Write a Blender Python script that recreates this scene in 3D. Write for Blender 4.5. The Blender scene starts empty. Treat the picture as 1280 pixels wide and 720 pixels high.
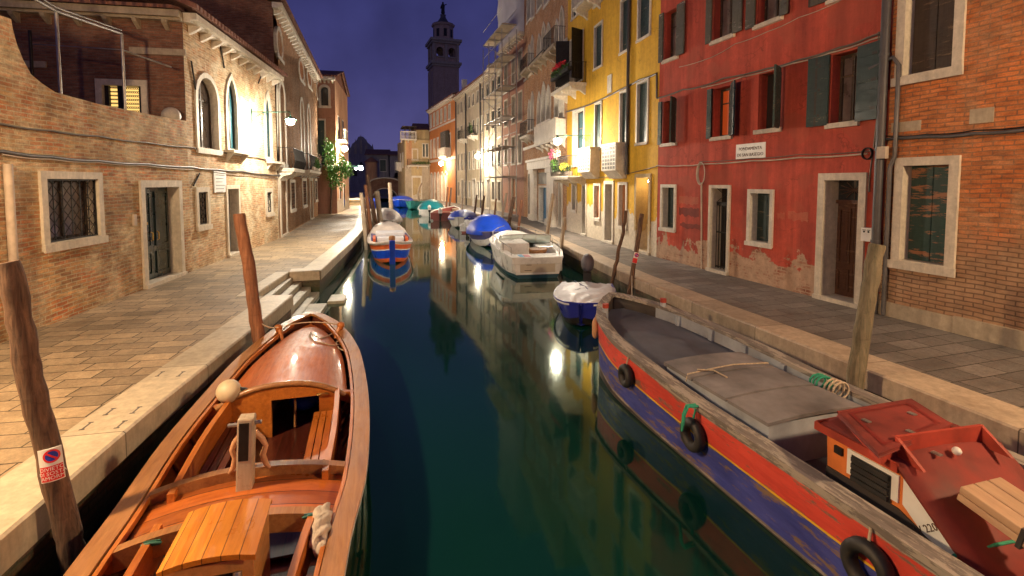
import bpy, math, random
from mathutils import Vector, Matrix
from mathutils.geometry import tessellate_polygon
random.seed(7)
C = bpy.context.scene.collection
PI = math.pi
# ---------------------------------------------------------------- camera model (metres; water z=0, quays z=Q)
FL = 620.0; PIT = math.radians(3.5); EYE = 2.95; Q = 0.65
SH = (FL*math.tan(PIT)-132)/1280
cp, sp = math.cos(PIT), math.sin(PIT)
YAW = math.atan2(133/FL, cp+math.tan(PIT)*sp)
cy, sy = math.cos(YAW), math.sin(YAW)
def ray(x, y):
    u = (x-640)/FL; v = (360-y)/FL+SH*1280/FL
    F = cp+v*sp
    return (u*cy+F*sy, F*cy-u*sy, -sp+v*cp)
def G(x, y, z=Q):
    r = ray(x, y); t = (z-EYE)/r[2]; return Vector((r[0]*t, r[1]*t, z))
def AY(x, y, Y):
    r = ray(x, y); t = Y/r[1]; return Vector((r[0]*t, Y, EYE+r[2]*t))
# ---------------------------------------------------------------- object helpers
def tag(o, label=None, cat=None, group=None, kind=None):
    if label: o['label'] = label
    if cat: o['category'] = cat
    if group: o['group'] = group
    if kind: o['kind'] = kind
    return o
def thing(name, label, cat, loc=(0, 0, 0), rz=0, group=None):
    o = bpy.data.objects.new(name, None); C.objects.link(o)
    o.matrix_world = Matrix.Translation(loc) @ Matrix.Rotation(rz, 4, 'Z')
    o.empty_display_size = .2
    return tag(o, label, cat, group)
def world(o):
    m = Matrix.Identity(4)
    while o is not None:
        m = o.matrix_basis @ m; o = o.parent
    return m
class MB:
    def __init__(s): s.v = []; s.f = []; s.m = []; s.sm = []
    def add(s, vs, fs, mi=0, smooth=False):
        b = len(s.v); s.v.extend([tuple(p) for p in vs])
        for f in fs: s.f.append(tuple(b+i for i in f)); s.m.append(mi); s.sm.append(smooth)
        return s
    def box(s, c, d, rot=None, mi=0):
        hx, hy, hz = d[0]/2, d[1]/2, d[2]/2
        P = [Vector((x, y, z)) for x in (-hx, hx) for y in (-hy, hy) for z in (-hz, hz)]
        if rot is not None: P = [rot @ p for p in P]
        c = Vector(c); P = [p+c for p in P]
        return s.add(P, [(0, 1, 3, 2), (4, 6, 7, 5), (0, 4, 5, 1), (2, 3, 7, 6), (0, 2, 6, 4), (1, 5, 7, 3)], mi)
    def b2(s, lo, hi, mi=0):
        return s.box([(a+b)/2 for a, b in zip(lo, hi)], [abs(b-a) for a, b in zip(lo, hi)], None, mi)
    def tube(s, path, r, n=8, mi=0, cap=True, smooth=True):
        path = [Vector(p) for p in path]; N = len(path)
        rr = r if isinstance(r, (list, tuple)) else [r]*N
        vs = []; prev = None
        for i, p in enumerate(path):
            t = (path[min(i+1, N-1)]-path[max(i-1, 0)]).normalized()
            if prev is None:
                a = Vector((0, 0, 1)) if abs(t.z) < .9 else Vector((1, 0, 0))
                u = t.cross(a).normalized()
            else:
                u = (prev-t*prev.dot(t)).normalized()
            prev = u; w = t.cross(u)
            for k in range(n):
                a = 2*PI*k/n; vs.append(p+(u*math.cos(a)+w*math.sin(a))*rr[i])
        fs = [(i*n+k, i*n+(k+1) % n, (i+1)*n+(k+1) % n, (i+1)*n+k) for i in range(N-1) for k in range(n)]
        s.add(vs, fs, mi, smooth)
        if cap:
            s.add(vs[:n], [tuple(range(n))[::-1]], mi); s.add(vs[-n:], [tuple(range(n))], mi)
        return s
    def ell(s, c, r, n=12, m=8, mi=0, rot=None, jit=0):
        vs = []
        for j in range(m+1):
            th = PI*j/m
            for k in range(n):
                a = 2*PI*k/n; q = 1+jit*random.uniform(-1, 1) if 0 < j < m else 1
                p = Vector((math.sin(th)*math.cos(a)*r[0]*q, math.sin(th)*math.sin(a)*r[1]*q, math.cos(th)*r[2]*q))
                if rot is not None: p = rot @ p
                vs.append(p+Vector(c))
        s.add(vs, [(j*n+k, (j+1)*n+k, (j+1)*n+(k+1) % n, j*n+(k+1) % n) for j in range(m) for k in range(n)], mi, True)
        return s
    def lathe(s, c, prof, n=16, mi=0, smooth=True, rot0=0):
        vs = []
        for (r, z) in prof:
            for k in range(n):
                a = 2*PI*k/n+rot0; vs.append((c[0]+r*math.cos(a), c[1]+r*math.sin(a), c[2]+z))
        s.add(vs, [(j*n+k, j*n+(k+1) % n, (j+1)*n+(k+1) % n, (j+1)*n+k) for j in range(len(prof)-1) for k in range(n)], mi, smooth)
        return s
    def prism(s, pts, axis, lo, hi, mi=0):
        # pts 2D polygon, extruded along axis ('y': pts=(x,z); 'x': pts=(y,z); 'z': pts=(x,y))
        def P(p, t): return {'y': (p[0], t, p[1]), 'x': (t, p[0], p[1]), 'z': (p[0], p[1], t)}[axis]
        n = len(pts)
        vs = [P(p, lo) for p in pts]+[P(p, hi) for p in pts]
        tri = tessellate_polygon([[Vector((p[0], p[1], 0)) for p in pts]])
        fs = [tuple(t) for t in tri]+[tuple(n+i for i in t[::-1]) for t in tri]
        fs += [(i, (i+1) % n, n+(i+1) % n, n+i) for i in range(n)]
        return s.add(vs, fs, mi)
    def grid(s, rows, mi=0, smooth=True, closed=False):
        n = len(rows[0]); vs = [p for r in rows for p in r]
        fs = [(i*n+k, i*n+(k+1) % n, (i+1)*n+(k+1) % n, (i+1)*n+k) for i in range(len(rows)-1) for k in range(n if closed else n-1)]
        return s.add(vs, fs, mi, smooth)
    def build(s, name, mat, parent=None, loc=True, solid=0, bevel=0, auto=False):
        """loc=True: coordinates are local to the parent; loc=False: world coordinates"""
        me = bpy.data.meshes.new(name)
        vs = s.v
        if parent is not None and not loc:
            inv = world(parent).inverted(); vs = [tuple(inv @ Vector(p)) for p in s.v]
        me.from_pydata(vs, [], s.f)
        for m in (mat if isinstance(mat, (list, tuple)) else [mat]): me.materials.append(m)
        me.polygons.foreach_set('material_index', s.m)
        me.polygons.foreach_set('use_smooth', s.sm)
        me.update()
        o = bpy.data.objects.new(name, me); C.objects.link(o)
        if parent is not None: o.parent = parent
        if solid:
            md = o.modifiers.new('s', 'SOLIDIFY'); md.thickness = solid; md.offset = 0
        if bevel:
            md = o.modifiers.new('b', 'BEVEL'); md.width = bevel; md.segments = 2; md.limit_method = 'ANGLE'; md.angle_limit = math.radians(40)
        return o
def text_mesh(name, txt, size, mat, parent, M, ext=.002, spacing=1.0):
    cu = bpy.data.curves.new(name, 'FONT'); cu.body = txt; cu.size = size; cu.align_x = 'CENTER'; cu.align_y = 'CENTER'
    cu.extrude = ext; cu.space_line = spacing; cu.resolution_u = 2
    t = bpy.data.objects.new(name, cu); C.objects.link(t)
    dg = bpy.context.evaluated_depsgraph_get()
    me = bpy.data.meshes.new_from_object(t.evaluated_get(dg))
    bpy.data.objects.remove(t); me.transform(M); me.materials.clear(); me.materials.append(mat)
    o = bpy.data.objects.new(name, me); C.objects.link(o)
    if parent is not None: o.parent = parent
    return o
# ---------------------------------------------------------------- materials
class NT:
    def __init__(s, name):
        s.m = bpy.data.materials.new(name); s.m.use_nodes = True; s.t = s.m.node_tree; s.t.nodes.clear()
        s.o = s.n('ShaderNodeOutputMaterial'); s.b = s.n('ShaderNodeBsdfPrincipled'); s.l(s.b.outputs[0], s.o.inputs[0])
    def n(s, t, **k):
        x = s.t.nodes.new(t)
        for a, b in k.items(): setattr(x, a, b)
        return x
    def l(s, a, b): s.t.links.new(a, b)
    def put(s, inp, v):
        if hasattr(v, 'links'): s.l(v, inp)
        elif isinstance(v, tuple) and len(v) == 3 and inp.type == 'RGBA': inp.default_value = (*v, 1)
        else: inp.default_value = v
    def coord(s, sc=(1, 1, 1), rot=(0, 0, 0)):
        c = s.n('ShaderNodeTexCoord'); m = s.n('ShaderNodeMapping')
        s.l(c.outputs['Object'], m.inputs[0]); m.inputs['Scale'].default_value = sc; m.inputs['Rotation'].default_value = rot
        return m.outputs[0]
    def noise(s, vec, scale, detail=4, rough=.6, dist=0):
        x = s.n('ShaderNodeTexNoise'); s.l(vec, x.inputs['Vector'])
        x.inputs['Scale'].default_value = scale; x.inputs['Detail'].default_value = detail; x.inputs['Roughness'].default_value = rough; x.inputs['Distortion'].default_value = dist
        return x.outputs['Fac']
    def ramp(s, f, a, b, ca=0, cb=1):
        x = s.n('ShaderNodeMapRange'); s.put(x.inputs[0], f)
        for i, v in enumerate((a, b, ca, cb)): x.inputs[i+1].default_value = v
        return x.outputs[0]
    def math(s, op, a, b=0, c=0):
        x = s.n('ShaderNodeMath', operation=op); s.put(x.inputs[0], a); s.put(x.inputs[1], b); s.put(x.inputs[2], c)
        return x.outputs[0]
    def mix(s, f, a, b, mode='MIX'):
        x = s.n('ShaderNodeMix', data_type='RGBA', blend_type=mode)
        s.put(x.inputs[0], f); s.put(x.inputs[6], a); s.put(x.inputs[7], b)
        return x.outputs[2]
    def sep(s, vec):
        x = s.n('ShaderNodeSeparateXYZ'); s.l(vec, x.inputs[0]); return x.outputs
    def comb(s, a, b, c=0.0):
        x = s.n('ShaderNodeCombineXYZ'); s.put(x.inputs[0], a); s.put(x.inputs[1], b); s.put(x.inputs[2], c); return x.outputs[0]
    def bump(s, h, strength=.4, dist=.01):
        x = s.n('ShaderNodeBump'); s.l(h, x.inputs['Height']); x.inputs['Strength'].default_value = strength; x.inputs['Distance'].default_value = dist
        s.l(x.outputs[0], s.b.inputs['Normal'])
    def fin(s, col, rough=.7, metal=0, coat=0, spec=None):
        s.put(s.b.inputs['Base Color'], col); s.put(s.b.inputs['Roughness'], rough); s.b.inputs['Metallic'].default_value = metal
        s.b.inputs['Coat Weight'].default_value = coat; s.b.inputs['Coat Roughness'].default_value = .12
        if spec is not None: s.b.inputs['Specular IOR Level'].default_value = spec
        return s.m
def mul(c, k): return tuple(x*k for x in c)
def mat_plain(name, col, rough=.6, var=.25, scale=6, metal=0, coat=0, bump=.15):
    N = NT(name); v = N.coord(); a = N.noise(v, scale, 5)
    k = N.ramp(a, .3, .7, 1-var, 1+var)
    N.bump(N.noise(v, scale*5, 4), bump, .006)
    return N.fin(N.mix(1, col, N.comb(k, k, k), 'MULTIPLY'), N.ramp(a, .3, .7, rough*.85, min(1, rough*1.15)), metal, coat)
def brick_nodes(N, c1, c2, mortar, w=.25, h=.068):
    p = N.sep(N.coord()); u = N.math('ADD', p[0], p[1])
    base = N.coord()
    wob = N.ramp(N.noise(base, 1.1, 2), 0, 1, -.04, .04)
    vec = N.comb(N.math('ADD', u, N.ramp(N.noise(base, 3, 2), 0, 1, -.03, .03)), N.math('ADD', p[2], wob))
    b = N.n('ShaderNodeTexBrick'); N.l(vec, b.inputs['Vector'])
    b.inputs['Scale'].default_value = 1; b.inputs['Brick Width'].default_value = w; b.inputs['Row Height'].default_value = h
    b.inputs['Mortar Size'].default_value = .0105; b.inputs['Mortar Smooth'].default_value = .3; b.inputs['Bias'].default_value = -.05
    N.put(b.inputs['Color1'], c1); N.put(b.inputs['Color2'], c2); N.put(b.inputs['Mortar'], mortar)
    return b, base, p
def mat_brick(name, c1, c2, mortar, pale=(.5, .42, .3), pale_amt=.35, dark=.5, patch=(.42, .12, .05), patch_amt=.3, w=.25, h=.068, rough=.9, damp=0):
    N = NT(name); b, base, p = brick_nodes(N, c1, c2, mortar, w, h)
    col = b.outputs['Color']
    n1 = N.noise(base, .55, 5, .62); n2 = N.noise(N.coord((1, 1, 1.6)), 1.5, 6, .7); n3 = N.noise(base, 9, 3)
    sat = N.ramp(n2, .48, .6, 0, 1)
    col = N.mix(N.math('MULTIPLY', sat, N.math('MULTIPLY', b.outputs['Fac'], -patch_amt, )), col, patch) if False else N.mix(N.math('MULTIPLY', sat, patch_amt), col, N.mix(b.outputs['Fac'], patch, mortar))
    k = N.ramp(n1, .3, .7, 1-dark*.5, 1+dark*.45)
    col = N.mix(1, col, N.comb(k, k, k), 'MULTIPLY')
    n4 = N.noise(base, 1.1, 7, .72, .4)
    pm = N.math('MULTIPLY', N.ramp(n4, .46, .6, 0, 1), N.ramp(n3, .35, .6, .5, 1))
    col = N.mix(N.math('MULTIPLY', pm, pale_amt), col, pale)
    k2 = N.ramp(N.noise(N.coord((4, 4, 14.7)), 1, 2), .3, .7, .68, 1.3)
    col = N.mix(1, col, N.comb(k2, k2, k2), 'MULTIPLY')
    k5 = N.ramp(N.noise(base, 38, 5, .8), .3, .7, .72, 1.3); col = N.mix(1, col, N.comb(k5, k5, k5), 'MULTIPLY')
    if damp:
        dm = N.ramp(N.math('ADD', p[2], N.math('MULTIPLY', N.noise(base, 1.2, 6, .65), -1.3)), damp-.8, damp-.45, .8, 0); dk = N.ramp(N.noise(base, 2, 5, .7), .35, .65, .6, 1.25)
        dc = N.mix(b.outputs['Fac'], (.34, .23, .14), (.16, .1, .06)); col = N.mix(dm, col, N.mix(1, dc, N.comb(dk, dk, dk), 'MULTIPLY'))
    if name == 'brick_quay':
        al = N.ramp(N.math('ADD', p[2], N.math('MULTIPLY', n1, .35)), .28, .5, 1, 0); col = N.mix(N.math('MULTIPLY', al, .85), col, (.022, .045, .012))
    hgt = N.math('ADD', N.math('MULTIPLY', b.outputs['Fac'], -1.0), N.math('MULTIPLY', N.noise(base, 24, 4), .9))
    N.bump(hgt, .75, .014)
    return N.fin(col, rough)
def mat_plaster(name, col, col2=None, streak=.25, peel_z=0, peel=(.45, .36, .26), under=None, rough=.85, patch=None, base_brick=None):
    N = NT(name); base = N.coord(); p = N.sep(base)
    col2 = col2 or mul(col, .7)
    n1 = N.noise(base, .6, 6, .65); n2 = N.noise(N.coord((2.2, 2.2, .25)), 1.2, 5, .65); n3 = N.noise(base, 7, 5, .7)
    c = N.mix(N.ramp(n1, .36, .64, 0, 1), col2, col)
    k = N.ramp(n2, .3, .7, 1-streak, 1+streak*.6); k = N.math('MULTIPLY', k, N.math('MULTIPLY', N.ramp(n3, .3, .7, .86, 1.12), N.ramp(N.noise(base, 34, 5, .8), .3, .7, .86, 1.13)))
    c = N.mix(1, c, N.comb(k, k, k), 'MULTIPLY')
    vo = N.n('ShaderNodeTexVoronoi', feature='DISTANCE_TO_EDGE'); wv = N.n('ShaderNodeVectorMath', operation='ADD'); N.l(base, wv.inputs[0]); ns = N.n('ShaderNodeTexNoise'); N.l(base, ns.inputs['Vector']); ns.inputs['Scale'].default_value = 2.5; ns.inputs['Detail'].default_value = 5; N.l(ns.outputs['Color'], wv.inputs[1]); N.l(wv.outputs[0], vo.inputs['Vector']); vo.inputs['Scale'].default_value = .75
    crk = N.math('MULTIPLY', N.ramp(vo.outputs['Distance'], .004, .012, .55, 0), N.ramp(N.noise(base, .7, 2), .5, .56, 0, 1)); c = N.mix(crk, c, mul(col, .3))
    stn = N.ramp(N.noise(N.coord((3.5, 3.5, .18)), 1.3, 6, .7), .54, .7, 0, .38); c = N.mix(stn, c, mul(col2, .5))
    hgt = n3
    if patch:
        pm = N.ramp(N.noise(base, .9, 2, .4), .6, .61, 0, .45); c = N.mix(pm, c, patch)
    if peel_z:
        hz = N.math('ADD', p[2], N.math('MULTIPLY', N.noise(base, 1.4, 7, .62), -2.4))
        m = N.ramp(hz, peel_z-1.22, peel_z-1.17, 1, 0)
        if base_brick:
            b = N.n('ShaderNodeTexBrick'); N.l(N.comb(N.math('ADD', p[0], p[1]), p[2]), b.inputs['Vector'])
            b.inputs['Scale'].default_value = 1; b.inputs['Brick Width'].default_value = .25; b.inputs['Row Height'].default_value = .07; b.inputs['Mortar Size'].default_value = .01
            N.put(b.inputs['Color1'], base_brick); N.put(b.inputs['Color2'], mul(base_brick, .6)); N.put(b.inputs['Mortar'], peel)
            pc = N.mix(N.ramp(N.noise(base, 2.5, 5, .7), .36, .5, 0, 1), b.outputs['Color'], peel)
        else: pc = peel
        k3 = N.ramp(n3, .3, .7, .75, 1.2); pc = N.mix(1, pc, N.comb(k3, k3, k3), 'MULTIPLY')
        c = N.mix(m, c, pc)
        hgt = N.math('ADD', N.math('MULTIPLY', m, -1.2), n3)
    N.bump(hgt, .35, .01)
    return N.fin(c, rough)
def mat_wood(name, c1, c2, rough=.3, coat=.5, plank=0, axis=0, grain=1.0, wear=0, wearc=(.3, .27, .23), bd=.004):
    """grain runs along x (axis 0), z (axis 2); plank: seam spacing across"""
    N = NT(name); p = N.sep(N.coord())
    sc = {0: (1.2, 14, 14), 1: (14, 1.2, 14), 2: (14, 14, 1.2)}[axis]
    v = N.coord(sc); n = N.noise(v, 1.6*grain, 6, .65, .8); n2 = N.noise(N.coord(), 1.1, 4)
    c = N.mix(N.ramp(n, .32, .68, 0, 1), c1, c2)
    k = N.ramp(n2, .3, .7, .78, 1.2); c = N.mix(1, c, N.comb(k, k, k), 'MULTIPLY')
    if plank:
        a = p[1] if axis != 1 else p[0]
        q = N.math('DIVIDE', a, plank); fr = N.math('FRACT', q)
        idn = N.n('ShaderNodeTexWhiteNoise', noise_dimensions='1D'); N.l(N.math('FLOOR', q), idn.inputs['W'])
        kk = N.ramp(idn.outputs['Value'], 0, 1, .78, 1.18); c = N.mix(1, c, N.comb(kk, kk, kk), 'MULTIPLY')
        seam = N.math('LESS_THAN', fr, .06); c = N.mix(N.math('MULTIPLY', seam, .8), c, (.03, .012, .006))
    sc_ = N.ramp(N.noise(N.coord((.8, 5, 5)), 2.2, 8, .75), .55, .72, 0, .45); c = N.mix(sc_, c, mul(c1, .35))
    if wear:
        w = N.ramp(N.noise(N.coord((.6, 3, 3)), 3, 8, .75), .62-wear, .66-wear, 0, 1); c = N.mix(w, c, wearc)
    N.bump(n, .12 if coat else .5, bd)
    return N.fin(c, N.math('ADD', N.ramp(n2, .3, .7, rough*.7, rough*1.2), N.ramp(N.noise(N.coord((2, 6, 6)), 3, 6, .7), .45, .7, 0, .25)), 0, coat)
def mat_emit(name, col, s):
    N = NT(name); N.b.inputs['Base Color'].default_value = (*mul(col, .2), 1)
    N.b.inputs['Emission Color'].default_value = (*col, 1); N.b.inputs['Emission Strength'].default_value = s
    return N.m
def mat_glass_dark(name, col=(.02, .022, .028), rough=.08):
    N = NT(name); return N.fin(col, rough)
def mat_paving(name, c1, c2, joint, bw=.85, bh=.42, rot=0, dark=.3):
    N = NT(name); v = N.coord((1, 1, 1), (0, 0, rot)); base = N.coord()
    wv = N.n('ShaderNodeVectorMath', operation='ADD'); N.l(v, wv.inputs[0])
    j = N.n('ShaderNodeTexNoise'); N.l(base, j.inputs['Vector']); j.inputs['Scale'].default_value = 1.6
    sc = N.n('ShaderNodeVectorMath', operation='SCALE'); N.l(j.outputs['Color'], sc.inputs[0]); sc.inputs['Scale'].default_value = .03; N.l(sc.outputs[0], wv.inputs[1])
    b = N.n('ShaderNodeTexBrick'); N.l(wv.outputs[0], b.inputs['Vector']); b.inputs['Scale'].default_value = 1
    b.inputs['Brick Width'].default_value = bw; b.inputs['Row Height'].default_value = bh; b.inputs['Mortar Size'].default_value = .008; b.inputs['Mortar Smooth'].default_value = .2
    b.offset = .37; b.squash = .8; b.squash_frequency = 3
    N.put(b.inputs['Color1'], c1); N.put(b.inputs['Color2'], c2); N.put(b.inputs['Mortar'], joint)
    n1 = N.noise(base, .8, 6, .65); n2 = N.noise(base, 14, 5, .7)
    k = N.math('MULTIPLY', N.math('MULTIPLY', N.ramp(n1, .3, .7, 1-dark, 1+dark), N.ramp(n2, .3, .7, .78, 1.2)), N.ramp(N.noise(base, 55, 5, .8), .3, .7, .75, 1.25))
    col = N.mix(1, b.outputs['Color'], N.comb(k, k, k), 'MULTIPLY')
    N.bump(N.math('ADD', N.math('MULTIPLY', b.outputs['Fac'], -1.2), N.math('MULTIPLY', N.noise(base, 30, 4), .5)), .6, .01)
    return N.fin(col, N.ramp(n1, .3, .7, .45, .8))
def mat_stone(name, col, dark=(.12, .1, .07), amt=.35, joint=0, axis=1, rough=.6):
    N = NT(name); base = N.coord(); p = N.sep(base)
    n1 = N.noise(base, 1.3, 7, .7); n2 = N.noise(base, 12, 5, .7)
    c = N.mix(N.math('MULTIPLY', N.ramp(n1, .45, .75, 0, 1), amt), col, dark)
    k = N.ramp(n2, .3, .7, .84, 1.14); n3 = N.noise(N.coord((5, 5, .9)), 1.6, 6, .7); k = N.math('MULTIPLY', k, N.ramp(n3, .35, .65, .8, 1.06)); c = N.mix(1, c, N.comb(k, k, k), 'MULTIPLY')
    h = n2
    if joint:
        fr = N.math('FRACT', N.math('ADD', N.math('DIVIDE', p[axis], joint), N.math('MULTIPLY', n1, .01)))
        s = N.math('LESS_THAN', fr, .008/joint*1.6); c = N.mix(N.math('MULTIPLY', s, .85), c, mul(dark, .4))
        idn = N.n('ShaderNodeTexWhiteNoise', noise_dimensions='1D'); N.l(N.math('FLOOR', N.math('DIVIDE', p[axis], joint)), idn.inputs['W'])
        kk = N.ramp(idn.outputs['Value'], 0, 1, .85, 1.12); c = N.mix(1, c, N.comb(kk, kk, kk), 'MULTIPLY')
        h = N.math('ADD', n2, N.math('MULTIPLY', s, -2))
    N.bump(h, .3, .008)
    return N.fin(c, rough)
M = {}
M['brick_ochre'] = mat_brick('brick_ochre', (.50, .29, .12), (.26, .12, .05), (.44, .35, .21), pale=(.60, .50, .32), pale_amt=.7, dark=.95, patch=(.5, .13, .035), patch_amt=.65)
M['brick_palazzo'] = mat_brick('brick_palazzo', (.52, .34, .18), (.34, .18, .08), (.52, .42, .27), pale=(.62, .54, .38), pale_amt=.85, dark=.5, patch=(.52, .17, .05), patch_amt=.45)
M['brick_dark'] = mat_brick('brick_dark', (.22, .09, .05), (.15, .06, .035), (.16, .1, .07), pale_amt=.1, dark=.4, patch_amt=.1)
M['brick_orange'] = mat_brick('brick_orange', (.54, .19, .06), (.38, .125, .04), (.27, .12, .06), pale=(.36, .22, .12), pale_amt=.6, dark=.5, patch=(.62, .15, .025), patch_amt=.5, damp=2.0)
M['brick_brown'] = mat_brick('brick_brown', (.46, .23, .10), (.36, .17, .07), (.40, .24, .13), pale_amt=.35, dark=.35, patch_amt=.2)
M['brick_quay'] = mat_brick('brick_quay', (.13, .06, .04), (.09, .045, .03), (.05, .045, .03), pale=(.12, .13, .07), pale_amt=.6, dark=.6, patch=(.04, .05, .02), patch_amt=.6, rough=.6)
M['brick_far'] = mat_brick('brick_far', (.46, .32, .24), (.4, .27, .2), (.38, .3, .24), pale_amt=.15, dark=.2, patch_amt=.1, w=.5, h=.15)
M['red'] = mat_plaster('red_plaster', (.55, .088, .05), (.38, .055, .032), .45, peel_z=1.3, peel=(.46, .30, .2), patch=(.36, .08, .045), base_brick=(.32, .1, .05))
M['yellow'] = mat_plaster('yellow_plaster', (.72, .42, .03), (.6, .33, .02), .18, peel_z=1.9, peel=(.62, .54, .42))
M['ochre'] = mat_plaster('ochre_plaster', (.5, .38, .2), (.42, .3, .15), .2, peel_z=1.4, peel=(.55, .48, .38))
M['cream'] = mat_plaster('cream_plaster', (.55, .47, .33), (.46, .38, .26), .25)
M['white_pl'] = mat_plaster('white_plaster', (.6, .56, .48), (.5, .45, .38), .2)
M['orange'] = mat_plaster('orange_plaster', (.55, .2, .05), (.48, .17, .04), .2)
M['peach'] = mat_plaster('peach_plaster', (.5, .28, .15), (.42, .2, .1), .25, peel_z=1.6, peel=(.5, .4, .3))
M['pink'] = mat_plaster('pink_plaster', (.4, .2, .13), (.34, .16, .1), .25)
M['dusk_grey'] = mat_plaster('grey_plaster', (.3, .27, .27), (.24, .21, .22), .2)
M['stone'] = mat_stone('istrian_stone', (.62, .54, .43), amt=.3)
M['stone_w'] = mat_stone('white_stone', (.68, .62, .52), (.25, .2, .15), .3)
M['stone_old'] = mat_stone('old_stone', (.42, .34, .24), amt=.5)
M['kerb'] = mat_stone('kerb_stone', (.52, .44, .32), (.16, .13, .09), .45, joint=1.7, axis=1, rough=.5)
M['kerb_r'] = mat_stone('kerb_stone_r', (.46, .36, .26), (.14, .09, .06), .6, joint=1.7, axis=1, rough=.5)
M['step'] = mat_stone('step_stone', (.42, .39, .3), (.06, .08, .03), .7, rough=.5)
M['pave'] = mat_paving('paving_left', (.38, .28, .17), (.21, .155, .095), (.035, .025, .015), .52, .27, 0.04, .45)
M['pave_r'] = mat_paving('paving_right', (.2, .175, .155), (.115, .1, .09), (.04, .03, .025), .6, .32, -.09, .35)
M['tile'] = mat_plain('roof_tile', (.2, .08, .05), .85, .35, 3)
def roof_mat():
    N = NT('roof_tiles'); p = N.sep(N.coord()); base = N.coord()
    w = N.math('SINE', N.math('MULTIPLY', p[0], 2*PI/.22)); n = N.noise(base, 3, 5)
    c = N.mix(N.ramp(n, .35, .65, 0, 1), (.16, .06, .04), (.26, .12, .08))
    N.bump(w, .8, .05); return N.fin(c, .85)
M['roof'] = roof_mat()
M['pipe'] = mat_plain('lead_pipe', (.11, .1, .1), .5, .3, 4, .4)
M['pipe_dk'] = mat_plain('dark_pipe', (.06, .055, .06), .5, .3, 4, .3)
M['cable'] = mat_plain('cable_grey', (.12, .10, .08), .6, .3, 4)
M['cable_w'] = mat_plain('cable_white', (.45, .36, .28), .6, .3, 4)
M['iron'] = mat_plain('black_iron', (.022, .02, .02), .5, .4, 8, .5)
M['steel'] = mat_plain('grey_steel', (.35, .33, .31), .4, .2, 8, .7)
M['green_iron'] = mat_plain('green_iron', (.03, .12, .09), .5, .3, 8, .3)
M['glass'] = mat_glass_dark('window_glass')
M['glass_teal'] = mat_glass_dark('window_glass_teal', (.03, .11, .14), .15)
M['glass_curt'] = mat_plain('curtained_glass', (.16, .13, .12), .3, .5, 3, coat=.6)
M['dark_in'] = mat_plain('dark_interior', (.02, .014, .012), .9, .3, 3)
M['shutter_g'] = mat_wood('green_shutter', (.009, .026, .026), (.017, .042, .04), .5, 0, plank=.11, axis=2, wear=.02, wearc=(.16, .13, .08))
M['shutter_gr'] = mat_wood('worn_green_shutter', (.012, .045, .04), (.02, .065, .055), .55, 0, plank=.13, axis=2, wear=.1, wearc=(.3, .13, .06))
M['shutter_b'] = mat_wood('brown_shutter', (.045, .03, .02), (.07, .045, .03), .6, 0, plank=.11, axis=2, wear=.04, wearc=(.16, .11, .06))
M['shutter_grey'] = mat_wood('grey_shutter', (.07, .065, .05), (.1, .09, .07), .6, 0, plank=.11, axis=2, wear=.03)
M['door_g'] = mat_plain('dark_green_door', (.012, .028, .026), .28, .2, 3, coat=.4)
M['door_brown'] = mat_wood('brown_door', (.055, .022, .014), (.09, .036, .02), .55, 0, axis=2, wear=.06, wearc=(.14, .08, .05))
M['door_blue'] = mat_plain('blue_door', (.03, .06, .11), .4, .3, 3)
M['door_bluel'] = mat_plain('light_blue_door', (.03, .16, .32), .5, .2, 3)
M['door_orange'] = mat_wood('orange_wood_door', (.3, .1, .03), (.38, .15, .05), .5, 0, axis=2)
M['door_yellow'] = mat_plain('yellow_recess', (.75, .42, .02), .7, .15, 2)
M['brass'] = mat_plain('brass', (.6, .4, .12), .3, .2, 8, 1)
M['lit'] = mat_emit('lit_pane', (1, .62, .18), 1.3)
M['lit2'] = mat_emit('lit_pane_dim', (1, .5, .12), .8)
M['lit3'] = mat_emit('lit_red_curtain', (.9, .12, .02), .3)
M['paper'] = mat_plain('paper', (.7, .7, .68), .7, .06, 6)
M['ink'] = mat_plain('ink', (.08, .05, .04), .8, .1, 6)
M['red_sign'] = mat_plain('red_sign', (.62, .02, .02), .4, .1, 6)
M['blue_sign'] = mat_plain('blue_sign', (.02, .04, .35), .4, .1, 6)
M['white_paint'] = mat_plain('white_paint', (.72, .7, .66), .4, .12, 4)
M['pole'] = mat_wood('mooring_wood', (.045, .025, .018), (.2, .115, .07), .9, 0, axis=2, grain=1.4, bd=.02)
M['pole_red'] = mat_wood('reddish_mooring_wood', (.12, .045, .022), (.30, .13, .065), .85, 0, axis=2, bd=.012)
M['pole_grey'] = mat_wood('green_grey_mooring_wood', (.085, .075, .045), (.24, .2, .13), .9, 0, axis=2, grain=1.2, bd=.012)
M['pole_pale'] = mat_wood('pale_mooring_wood', (.32, .25, .18), (.45, .36, .27), .85, 0, axis=2)
M['rope'] = mat_plain('rope', (.45, .36, .26), .9, .3, 30, bump=.5)
M['rope_g'] = mat_plain('green_rope', (.02, .25, .15), .8, .3, 30, bump=.5)
M['rubber'] = mat_plain('rubber', (.02, .019, .02), .6, .4, 8)
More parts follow.
